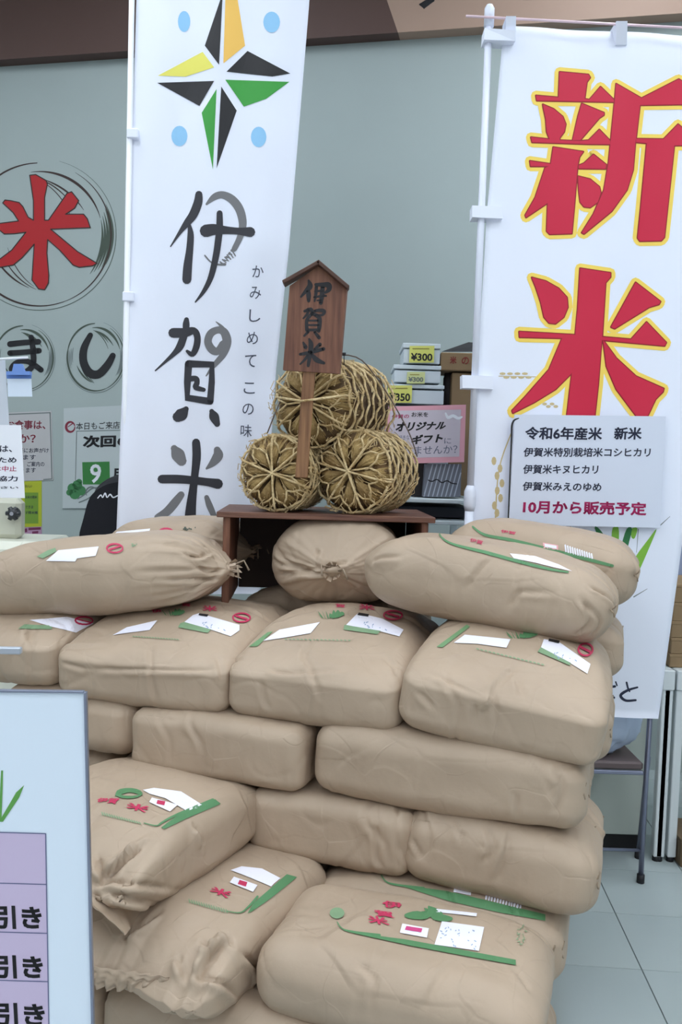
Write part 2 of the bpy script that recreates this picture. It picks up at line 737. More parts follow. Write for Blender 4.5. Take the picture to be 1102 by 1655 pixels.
RED_MAI = [(200, 180), (240, 175), (310, 215), (318, 240), (300, 330), (300, 480), (325, 480), (450, 300), (480, 290), (528, 350), (500, 400),
           (440, 440), (560, 440), (585, 470), (605, 530), (340, 540), (400, 590), (520, 690), (650, 768), (620, 785), (530, 795), (490, 780),
           (400, 680), (320, 610), (315, 700), (328, 850), (325, 900), (300, 945), (260, 940), (215, 880), (230, 640), (150, 730), (90, 780),
           (0, 795), (-70, 790), (0, 740), (80, 680), (175, 560), (100, 570), (30, 572), (-10, 540), (-30, 505), (125, 485), (90, 430), (20, 365),
           (35, 345), (75, 350), (130, 362), (155, 390), (190, 460), (225, 480), (225, 350)]
e1 = emblem('red rice character inside a large brushed circle on the back wall', 265, 575, 478, 478, 1.3, True)
lay('red_character', wall_bvh, [poly2(C3(RED_MAI))], mat('deep_red_ink', (176, 22, 30), 0.6), e1, .002, 20)
lay('character_outline', wall_bvh, [ribbon2(C3(RED_MAI), .9)], BROWNINK, e1, .0026, 20)
e2 = emblem('small circle emblem with black hiragana ma, lower left on the back wall', 160, 1400, 195, 215, .6)
lay('black_character', wall_bvh, [brush2(C3(p)) for p in ([(68, 1308, 20), (160, 1298, 19), (258, 1292, 19)], [(68, 1368, 19), (160, 1362, 18), (262, 1352, 19)],
    [(210, 1262, 18), (222, 1350, 19), (222, 1440, 20), (180, 1490, 20), (110, 1500, 18), (75, 1475, 16), (110, 1430, 15), (190, 1425, 18), (275, 1480, 19)])], BLACKP, e2, .002)
e3 = emblem('small circle emblem with black hiragana shi beside the left banner', 640, 1395, 190, 225, .6)
lay('black_character', wall_bvh, [brush2(C3([(605, 1248, 18), (562, 1340, 25), (560, 1430, 27), (600, 1500, 29), (660, 1508, 28), (718, 1450, 26), (755, 1385, 20)]))], BLACKP, e3, .002)


# ------------------------------------------------------------------ flat sheets
def sheet(name, corners, label, cat, m, thick=0.002, parent=None, ed=None):
    """corners: four world points TL TR BR BL"""
    n = (Vector(corners[1]) - Vector(corners[0])).cross(Vector(corners[3]) - Vector(corners[0])).normalized()
    if n.dot(CAMP - Vector(corners[0])) > 0:
        n = -n
    o = MB().quadbox(corners, n * thick)
    if parent is not None:
        return o.obj(name, m, parent)
    base = (Vector(corners[2]) + Vector(corners[3])) / 2
    t = thing(name, base, label, cat)
    o.obj('paper_sheet', m, t)
    return t


def surf_quad(corners):
    a_, b1, c1, d1 = [Vector(p) for p in corners]
    e = 0.4
    o = (a_ + b1 + c1 + d1) / 4
    pts = [o + (p - o) * (1 + e) for p in (a_, b1, c1, d1)]
    return BVHTree.FromPolygons(pts, [(0, 1, 2, 3)])


def wall_sheet(name, px, label, cat, m, off=.004):
    cs = [wall_at(x, y, off) for x, y in px]
    t = sheet(name, cs, label, cat, m, off - .0005)
    return t, surf_quad(cs)


# pink bordered notice
t, sf = wall_sheet('notice_poster', [(8, 667), (83, 664), (86, 776), (10, 778)], 'pale notice with thin dark frame and red heading on the back wall', 'poster', mat('notice_paper', (186, 184, 186), .7))
lay('border', sf, [ribbon2([(9, 670), (81, 667), (84, 774), (70, 775)], .8, False)], LIGHTW, t)
lay('heading', sf, [rtext('お食事は、', 10, 679, 74, 694, 0, .02)], mat('maroon_ink', (130, 40, 60), .6), t, L=30)
lay('question', sf, [rtext('すか？', 12, 702, 58, 716, 0, .02)], mat('maroon_ink', (130, 40, 60)), t, L=30)
lay('small_text', sf, [rtext(s_, 14, y, x1, y + 8, 0, .01) for s_, y, x1 in (('お気軽にお声がけ', 724, 79), ('をします', 735, 58), ('受付は、ご案内の', 746, 72), ('でおります', 756, 58))], NAVY, t, L=30)

t, sf = wall_sheet('date_poster', [(103, 660), (262, 652), (262, 822), (101, 822)], 'translucent poster with a green number nine and vegetables beside left banner', 'poster', mat('pale_poster', (186, 194, 196), .5))
lay('border', sf, [ribbon2([(250, 694), (124, 697), (122, 776)], .6, False), ribbon2([(250, 822), (101, 822)], .6, False)], LIGHTW, t)
lay('greeting', sf, [rtext('本日もご来店ありがとう', 123, 683, 252, 695, -.03, .01)], BLACKP, t, L=30)
lay('red_ring', sf, [brush2(arc(114, 690, 7, 8, 0, 345, .8, 2)), brush2([(110, 690, .6), (118, 684, 1)], smooth=False)], mat('maroon_ink', (130, 40, 60)), t)
lay('heading', sf, [rtext('次回の', 134, 704, 215, 724, -.02, .045)], BLACKP, t, L=30)
lay('green_square', sf, [poly2([(133, 747), (177, 746), (178, 783), (134, 783)])], mat('number_green', (52, 122, 58), .6), t)
lay('number', sf, [rtext('9', 146, 750, 164, 781, 0, .02)], PAPER, t, .0014, L=30)
lay('month', sf, [rtext('月', 181, 757, 200, 777, 0, .04)], BLACKP, t, L=30)
lay('vegetable_leaves', sf, [disc2(x, y, r) for x, y, r in ((117, 789, 8), (125, 784, 8), (121, 798, 9), (112, 796, 5), (131, 793, 8), (128, 779, 5))], mat('leaf_print', (62, 124, 76), .6), t)
lay('vegetable_lines', sf, [brush2([(126, 806, 1), (136, 800, 1), (148, 790, 1.2), (158, 788, .8)]), brush2([(128, 812, 1), (142, 806, 1), (156, 796, 1)]), brush2(arc(148, 796, 9, 9, 150, 330, .6, 1.2))], LIGHTW, t, .0012)

t, sf = wall_sheet('green_leaflet', [(34, 778), (67, 777), (67, 851), (35, 852)], 'yellow-green leaflet with small print below the framed notice', 'leaflet', mat('lime_paper', (172, 180, 44), .6))
lay('green_panel', sf, [poly2([(40, 796), (62, 796), (62, 846), (40, 846)])], mat('lime_green_print', (112, 148, 50), .6), t)
lay('small_text', sf, [rtext(s_, 41, y, x1, y + 5, 0, .01) for s_, y, x1 in (('おいしい', 783, 52), ('お米の精米', 801, 60), ('できま', 817, 54), ('す精米機', 826, 61))], NAVY, t, .0012, L=30)
t, sf = wall_sheet('purple_sticker', [(32, 853), (67, 851), (67, 864), (33, 866)], 'small purple and pink sticker directly beneath the green leaflet', 'sticker', mat('lilac_paper', (178, 140, 168), .6))
lay('sticker_print', sf, [poly2([(34, 855), (44, 854), (44, 860), (34, 861)]), poly2([(46, 853), (66, 852), (66, 856), (46, 857)]), poly2([(52, 859), (62, 858), (62, 862), (52, 863)])], mat('plum_ink', (110, 40, 80), .6), t)


# ------------------------------------------------------------------ nobori banners
def edge_interp(E_, v):
    for i in range(len(E_) - 1):
        a0, a1 = E_[i], E_[i + 1]
        if v <= a1[3] or i == len(E_) - 2:
            k = (v - a0[3]) / (a1[3] - a0[3])
            return Vector(a0[:3]).lerp(Vector(a1[:3]), k)


def banner_cloth(parent, left, right, name='banner_cloth', waves=3, amp=.006, seed=0):
    """left/right: lists (px,py,Y) top to bottom"""
    def chain(l):
        P = [at(*q) for q in l]
        d = [0]
        for i in range(1, len(P)):
            d.append(d[-1] + (P[i] - P[i - 1]).length)
        return [(p.x, p.y, p.z, x / d[-1]) for p, x in zip(P, d)]
    Lc, Rc = chain(left), chain(right)
    nu, nv = 40, 70
    vs, fs = [], []
    for layer in (0, 1):
        for j in range(nv + 1):
            v = j / nv
            a0, b0 = edge_interp(Lc, v), edge_interp(Rc, v)
            n = (b0 - a0).cross(ZZ).normalized()
            if n.dot(CAMP - a0) > 0:
                n = -n
            for i in range(nu + 1):
                u = i / nu
                p = a0.lerp(b0, u)
                w = amp * (math.sin(u * waves * 6.28 + v * 3 + seed) * (.4 + .6 * v) + .6 * math.sin(u * 17 + v * 5 + seed * 2) * .5)
                w += .5 * amp * noise.noise(Vector((u * 6, v * 14, seed)))
                vs.append(p + n * (w + layer * .0008))
    k = (nu + 1) * (nv + 1)
    for j in range(nv):
        for i in range(nu):
            q = j * (nu + 1) + i
            fs.append((q, q + nu + 1, q + nu + 2, q + 1))
            fs.append((k + q, k + q + 1, k + q + nu + 2, k + q + nu + 1))
    for j in range(nv):
        for i in (0, nu):
            q = j * (nu + 1) + i
            fs.append((q, q + nu + 1, k + q + nu + 1, k + q))
    for i in range(nu):
        for j in (0, nv):
            q = j * (nu + 1) + i
            fs.append((q, q + 1, k + q + 1, k + q))
    return link_mesh(name, vs, fs, FABRIC, parent, smooth=False)


def smooth_obj(o):
    o.data.polygons.foreach_set('use_smooth', [True] * len(o.data.polygons))
    return o


def plumb(px, py, Y):
    p = at(px, py, Y)
    return p


# left banner
D = 3.36
pole_top = at(214, -60, D - .01)
t = thing('nobori_banner', (pole_top.x, pole_top.y, 0), 'tall white vertical banner with star emblem and black brush characters', 'banner')
LB = t
cloth = smooth_obj(banner_cloth(t, [(224, -120, D), (220, 0, D), (207, 400, D), (196, 660, D - .02), (188, 860, D - .04), (184, 960, D - .04)],
                                [(505, -120, D), (500, 0, D), (467, 400, D + .03), (446, 600, D + .1), (428, 860, D + .14), (420, 960, D + .14)], seed=1))
lb = bvh_of(cloth)
PT = Vector((pole_top.x, pole_top.y, pole_top.z + .12))
MB().tube([PT, (PT.x, PT.y, 1.1), (PT.x, PT.y, .06)], [.010, .013, .015], 12).obj('pole', WHITE, t, True)
MB().tube([PT + Vector((-.06, 0, -.05)), PT + Vector((.62, 0, -.05))], .006, 8).obj('crossbar', WHITE, t, True)
MB().box((PT.x, PT.y, .03), (.28, 0, 0), (0, .24, 0), (0, 0, .06), .01).obj('pole_base', mat('base_grey', (150, 152, 156), .5), t)
for py in (217, 480):
    xx = 213 if py < 300 else 206
    MB().box(at(xx + 2, py, D - .012), (.042, 0, 0), (0, .03, 0), (0, 0, .036), .003).obj('banner_loop', FABRIC, t)
c2 = crop(0, 0, 2)
KW = dict(off=.0012)
lay('star_black', lb, [poly2(c2(p)) for p in ([(722, -60), (712, 0), (662, 148), (708, 210)], [(508, 268), (692, 262), (645, 343)], [(732, 232), (800, 165), (938, 238), (880, 248)], [(715, 280), (765, 358), (700, 545)])], BLACKP, t, **KW)
lay('star_orange', lb, [poly2(c2([(730, -60), (722, 205), (792, 148), (768, 0)]))], mat('orange_ink', (246, 196, 96), .6), t, **KW)
lay('star_yellow', lb, [poly2(c2([(510, 245), (655, 168), (692, 218), (600, 248)]))], mat('lemon_ink', (236, 228, 104), .6), t, **KW)
lay('star_green', lb, [poly2(c2(p)) for p in ([(728, 258), (935, 265), (860, 320), (788, 345)], [(700, 288), (652, 365), (688, 548)])], mat('leaf_green_ink', (58, 158, 62), .6), t, **KW)
for x, y, rx, ry in ((595, 70, 20, 34), (878, 72, 27, 34), (580, 440, 26, 33), (836, 443, 25, 33)):
    lay('blue_dot', lb, [disc2(x / 2, y / 2, rx / 2, ry / 2, 20)], mat('sky_blue_ink', (146, 200, 240), .6), t, **KW)
a5 = crop(230, 290, 5.248, 1.16)
b5 = crop(230, 500, 5.248, 1.16)
m5 = crop(230, 680, 5.248, 1.14)
blk = [brush2(a5(p)) for p in (
    [(480, 128, 26), (472, 200, 32), (432, 300, 32), (380, 370, 26), (320, 450, 14), (240, 570, 4)],
    [(400, 390, 12), (410, 470, 23), (402, 600, 26), (385, 740, 32), (378, 850, 33)],
    [(540, 437, 46), (610, 425, 40), (720, 432, 28), (820, 440, 26), (915, 447, 37)],
    [(655, 288, 22), (655, 400, 25), (646, 500, 25), (622, 660, 24), (580, 830, 21), (520, 950, 15), (450, 1040, 5)])]
blk += [brush2(b5(p)) for p in (
    [(375, 88, 18), (372, 130, 25), (370, 195, 22)],
    [(262, 200, 36), (360, 198, 34), (435, 182, 26), (465, 230, 24), (460, 310, 24), (425, 380, 20), (380, 355, 11)],
    [(358, 210, 26), (322, 310, 28), (275, 370, 19), (200, 440, 11), (110, 520, 5)])]
blk += [brush2(b5(p), smooth=False) for p in (
    [(392, 462, 27), (590, 468, 27), (588, 620, 23), (575, 780, 25)], [(392, 462, 27), (382, 620, 25), (382, 750, 27), (575, 780, 25)])]
blk += [brush2(b5(p)) for p in ([(400, 590, 21), (455, 588, 20), (462, 625, 20), (452, 662, 20), (520, 682, 15)],
    [(370, 845, 20), (335, 888, 45), (300, 912, 38)], [(588, 865, 18), (608, 910, 36), (635, 972, 22)])]
blk += [brush2(m5(p)) for p in ([(455, 185, 30), (460, 300, 32), (445, 450, 28), (430, 580, 30), (415, 700, 36), (405, 830, 42), (400, 980, 42)],
    [(165, 495, 32), (300, 495, 32), (430, 505, 30), (550, 520, 30), (640, 535, 38)])]
for bk_ in (blk[:4], blk[4:-2], blk[-2:]):
    lay('black_character', lb, bk_, mat('charcoal_ink', (48, 48, 56), .6), t, .0018)
gry = [brush2(a5(p)) for p in ([(545, 210, 8), (610, 150, 24), (680, 132, 27), (760, 170, 31), (822, 250, 32), (850, 350, 30), (846, 430, 26), (820, 510, 22), (780, 590, 20)],)]
gry += [brush2(a5([(780 - i * 22, 575 + i * 28, 10 - i * .5), (805 - i * 22, 585 + i * 26, 3)]), smooth=False) for i in range(6)]
gry += [brush2(a5([(760 - i * 20, 600 + i * 20, 5), (790 - i * 20, 650 + i * 14, 4)]), smooth=False) for i in range(6)]
gry += [brush2(a5(p)) for p in ([(700, 720, 10), (640, 722, 7), (580, 700, 6), (530, 645, 5)],)]
gry += [brush2(b5(p)) for p in ([(690, 300, 34), (640, 355, 28), (590, 340, 30), (556, 275, 28), (580, 205, 28), (640, 175, 26), (690, 190, 30), (716, 250, 33), (712, 310, 32), (685, 385, 24), (630, 450, 20), (580, 510, 12), (540, 565, 4)],
    [(700, 200, 22), (675, 150, 12), (625, 105, 3)])]
gry += [brush2(m5(p)) for p in ([(270, 235, 26), (300, 285, 50), (332, 340, 38)], [(635, 248, 26), (642, 295, 38), (600, 355, 28), (545, 405, 8)],
    [(328, 628, 26), (280, 690, 32), (210, 770, 32), (130, 820, 26)], [(545, 650, 18), (570, 720, 24), (600, 790, 22), (630, 870, 20)])]
lay('grey_strokes', lb, gry, GREYINK, t, .0012)
sm = []
for ch, x, y, h in (('か', 408, 429, 19), ('み', 404, 463, 20), ('し', 403, 500, 20), ('め', 399, 536, 20), ('て', 396, 573, 20), ('こ', 394, 618, 18), ('の', 392, 652, 18), ('味', 389, 686, 20)):
    sm.append(rtext(ch, x, y, x + 18, y + h, 0.03, 0))
lay('side_lettering', lb, sm, mat('slate_ink', (70, 76, 96), .6), t, .0012, L=30)

# right banner
D = 3.03
ptop = at(791, 14, D - .01)
t = thing('nobori_banner', (ptop.x, ptop.y, 0), 'tall white vertical banner with two large red characters, right of the bale display', 'banner')
RB = t
cloth = smooth_obj(banner_cloth(t, [(814, 42, D), (786, 350, D), (770, 620, D), (757, 840, D), (738, 1146, D)],
                                [(1205, 62, D), (1172, 350, D), (1140, 620, D), (1102, 880, D), (1064, 1162, D + .02)], seed=4, waves=2))
rb = bvh_of(cloth)
PB = Vector((ptop.x, ptop.y, 0))
pm = mat('pole_white', (222, 226, 240), .35)
MB().tube([PB + ZZ * .05, PB + ZZ * 1.36], .016, 12).obj('lower_pole', pm, t, True)
MB().tube([PB + ZZ * 1.34, PB + ZZ * 1.36, PB + ZZ * 1.41, PB + ZZ * 1.43], [.016, .021, .021, .012], 12).obj('pole_coupling', pm, t, True)
MB().tube([PB + ZZ * 1.36, ptop], .012, 12).obj('upper_pole', pm, t, True)
MB().tube([ptop + ZZ * -.06, ptop + ZZ * .0, ptop + ZZ * .012], [.017, .017, .010], 12).obj('pole_cap', pm, t, True)
MB().tube([at(753, 26, D - .035), at(1215, 51, D - .035)], .0042, 8).obj('crossbar', mat('pinkish_bar', (232, 204, 214), .4), t, True)
for x0, x1, y0, y1 in ((818, 834, 26, 66), (996, 1014, 34, 72), (1178, 1194, 44, 80)):
    MB().quadbox([at(x0, y0, D - .05), at(x1, y0, D - .05), at(x1 - 1, y1, D - .01), at(x0 - 1, y1, D - .01)], (0, .07, 0)).obj('top_tab', FABRIC, t)
MB().quadbox([at(783, 45, D - .04), at(834, 49, D - .04), at(832, 66, D - .03), at(782, 64, D - .04)], (0, .06, 0)).obj('corner_tab', FABRIC, t)
for x0, x1, y0, y1 in ((763, 812, 332, 351), (747, 797, 606, 627)):
    MB().quadbox([at(x0, y0, D - .035), at(x1, y0 + 2, D - .02), at(x1, y1 + 2, D - .02), at(x0, y1, D - .035)], (0, .06, 0)).obj('banner_loop', FABRIC, t)
MB().box(PB + ZZ * .03, (.28, 0, 0), (0, .24, 0), (0, 0, .06), .01).obj('pole_base', MATS['base_grey'], t)

n5 = crop(830, 90, 4.051)
r5 = crop(810, 420, 3.774)
SHIN = [[(300, 108), (488, 125), (500, 145), (478, 175), (462, 295), (292, 290)],
        [(145, 262), (295, 275), (470, 285), (495, 290), (568, 205), (655, 290), (655, 305), (150, 295)],
        [(190, 320), (260, 350), (320, 400), (340, 450), (330, 500), (300, 540), (300, 555), (235, 550), (215, 500), (210, 420), (195, 350)],
        [(445, 315), (590, 375), (590, 390), (560, 410), (435, 555), (385, 555), (420, 400)],
        [(112, 535), (230, 548), (300, 555), (430, 560), (490, 555), (560, 485), (632, 560), (632, 582), (480, 580), (120, 568)],
        [(258, 600), (455, 630), (430, 665), (418, 720), (395, 1000), (380, 1165), (235, 1170), (215, 1150), (222, 965), (80, 1060), (75, 1045), (140, 930), (205, 735), (240, 720)],
        [(105, 690), (240, 710), (245, 725), (110, 725)],
        [(425, 720), (460, 705), (522, 648), (605, 715), (600, 742), (425, 740)],
        [(420, 790), (500, 810), (560, 860), (570, 900), (550, 960), (500, 995), (460, 990), (435, 960), (425, 880)],
        [(670, 185), (835, 280), (1080, 155), (1140, 200), (1240, 295), (1240, 318), (825, 325), (800, 540), (795, 570), (780, 750), (740, 880), (640, 1020), (460, 1168), (445, 1160), (520, 1040), (590, 880), (620, 700), (640, 500), (660, 300)],
        [(800, 545), (980, 548), (1075, 450), (1130, 500), (1210, 565), (1210, 585), (1050, 590), (1035, 730), (1010, 960), (985, 1190), (965, 1212), (825, 1215), (810, 1195), (830, 1000), (870, 575), (800, 568)]]
MAI = [[(480, 52), (665, 80), (665, 105), (635, 140), (615, 460), (605, 560), (590, 760), (570, 940), (562, 1050), (393, 1050), (400, 940), (430, 690), (330, 790), (200, 870), (70, 935), (65, 920), (150, 830), (290, 670), (370, 480), (450, 460), (465, 300)],
       [(108, 438), (450, 458), (450, 480), (110, 472)],
       [(185, 108), (270, 130), (350, 175), (400, 230), (405, 290), (380, 350), (330, 390), (290, 385), (260, 350), (240, 260), (210, 170)],
       [(818, 138), (970, 255), (960, 272), (900, 290), (690, 420), (668, 410)],
       [(610, 470), (790, 485), (885, 380), (1005, 505), (995, 525), (610, 490)],
       [(620, 490), (700, 600), (820, 710), (990, 785), (985, 805), (940, 850), (900, 935), (870, 990), (820, 950), (700, 790), (640, 650)]]
polys = [n5(p) for p in SHIN] + [r5(p) for p in MAI]
for pl in (polys[:len(SHIN)], polys[len(SHIN):]):
    lay('yellow_edging', rb, [ribbon2(p, 8) for p in pl], YELINK, t, .0009, 14)
    lay('dark_red_outline', rb, [ribbon2(p, 1.7) for p in pl], DKRED, t, .0016, 14)
    lay('red_character', rb, [poly2(p) for p in pl], REDINK, t, .0022, 14)
TAN = mat('wheat_ink', (206, 186, 140), .7)
ears = []
for i in range(8):
    ears.append(disc2(812 + i * 6, 607 + (3 if i % 2 else -3), 5, 2.2, 8))
    ears.append(disc2(801 + 6 * math.sin(i * .5) + (4 if i % 2 else -3), 745 + i * 12, 4, 7, 8))
for i in range(4):
    ears.append(disc2(880 + i * 6, 655 + (2 if i % 2 else -2), 4, 2.4, 8))
ears.append(brush2([(806, 608, .6), (866, 609, .6)], smooth=False))
ears.append(brush2([(826, 700, 1), (806, 760, 1), (800, 850, 1.2)]))
lay('wheat_ears', rb, ears, TAN, t, .0007)
lf = crop(780, 820, 3.422)
lay('dark_leaves', rb, [poly2(lf(smoothpts(p, 3, True))) for p in ([(618, 115), (650, 125), (700, 210), (735, 330), (715, 335), (680, 260)], [(795, 120), (825, 120), (800, 230), (785, 350), (750, 345), (765, 220)])], mat('leaf_dark', (40, 116, 66), .6), t, .0012)
lay('light_leaves', rb, [poly2(lf(smoothpts(p, 3, True))) for p in ([(718, 115), (750, 110), (752, 200), (745, 330), (722, 300), (712, 200)], [(960, 120), (930, 200), (840, 395), (800, 375), (840, 280), (920, 170)], [(820, 120), (855, 115), (840, 170), (822, 165)])], mat('leaf_light', (128, 184, 62), .6), t, .0010)
lay('fine_grass', rb, [brush2(lf(p), smooth=False) for p in ([(975, 105, 3), (1035, 50, 1)], [(425, 160, 1), (485, 108, 3)], [(835, 495, 3), (910, 450, 1)], [(860, 120, 2), (850, 250, 1)])], LIGHTW, t)
lay('black_motif', rb, [poly2(lf([(190, 100), (255, 98), (280, 125), (330, 160), (300, 165), (240, 140), (200, 130)]))], BLACKP, t)
lay('bottom_lettering', rb, [brush2(lf(p)) for p in ([(795, 968, 5), (803, 1000, 5), (812, 1018, 4)], [(855, 995, 5), (800, 1012, 7), (762, 1040, 8), (790, 1068, 7), (845, 1066, 6)],
    [(640, 1000, 6), (730, 990, 7)], [(635, 1050, 6), (680, 1062, 7), (725, 1052, 7)], [(735, 965, 4), (742, 985, 4)])], NAVY, t)

# notice in a clear sleeve, pinned on the right banner
nq = [at(832, 670, D - .03), at(1076, 673, D - .03), at(1067, 853, D - .03), at(822, 848, D - .03)]
t = sheet('printed_notice', nq, 'white printed notice sheet pinned over the right banner', 'notice', mat('notice_white', (214, 220, 236), .45), .012)
sf = surf_quad(nq)
nz = crop(820, 660, 3.908)
def nline(txt, x0, x1, y0, y1, bold, dy=4):
    return text2(txt, nz([(x0 + 6, y0), (x1, y0 + dy), (x1 - 4, y1 + dy), (x0, y1)]), bold)
for a_ in (('令和6年産米', 108, 600, 115, 198, .03, 4), ('新米', 670, 850, 118, 198, .03, 0)):
    lay('black_heading', sf, [nline(*a_)], NAVY, t, L=60)
for a_ in (('伊賀米特別栽培米コシヒカリ', 98, 905, 247, 306, .022, 2), ('伊賀米キヌヒカリ', 95, 575, 355, 414, .022, 2), ('伊賀米みえのゆめ', 92, 595, 463, 520, .022, 6)):
    lay('black_line', sf, [nline(*a_)], NAVY, t, L=60)
lay('magenta_line', sf, [nline('10月から販売予定', 95, 880, 578, 664, .035, 14)], MAGENTA, t, L=60)
lay('sleeve_edge', sf, [brush2([(838, 676, .8), (828, 684, 1.6), (826, 720, 1.3), (821, 845, 1.1)])], BLACKP, t)


# ------------------------------------------------------------------ rice bags
def grid_box(nx, ny, nz):
    idx, vs, fs = {}, [], []

    def vid(i, j, k):
        key = (i, j, k)
        if key not in idx:
            idx[key] = len(vs)
            vs.append((2 * i / nx - 1, 2 * j / ny - 1, 2 * k / nz - 1))
        return idx[key]
    for i in range(nx):
        for j in range(ny):
            fs.append((vid(i, j, 0), vid(i, j + 1, 0), vid(i + 1, j + 1, 0), vid(i + 1, j, 0)))
            fs.append((vid(i, j, nz), vid(i + 1, j, nz), vid(i + 1, j + 1, nz), vid(i, j + 1, nz)))
    for i in range(nx):
        for k in range(nz):
            fs.append((vid(i, 0, k), vid(i + 1, 0, k), vid(i + 1, 0, k + 1), vid(i, 0, k + 1)))
            fs.append((vid(i, ny, k), vid(i, ny, k + 1), vid(i + 1, ny, k + 1), vid(i + 1, ny, k)))
    for j in range(ny):
        for k in range(nz):
            fs.append((vid(0, j, k), vid(0, j, k + 1), vid(0, j + 1, k + 1), vid(0, j + 1, k)))
            fs.append((vid(nx, j, k), vid(nx, j + 1, k), vid(nx, j + 1, k + 1), vid(nx, j, k + 1)))
    return np.array(vs), fs


GRID = {}
GROUP = 'stacked kraft paper rice bags'


def vnoise(P, freq, seed):
    return np.array([noise.noise(Vector((p[0] * freq + seed * 3.7, p[1] * freq - seed * 1.3, p[2] * freq + seed))) for p in P])


def ridge(x):
    return 1 - 2 * np.abs((x % 1.0) - .5) * 2


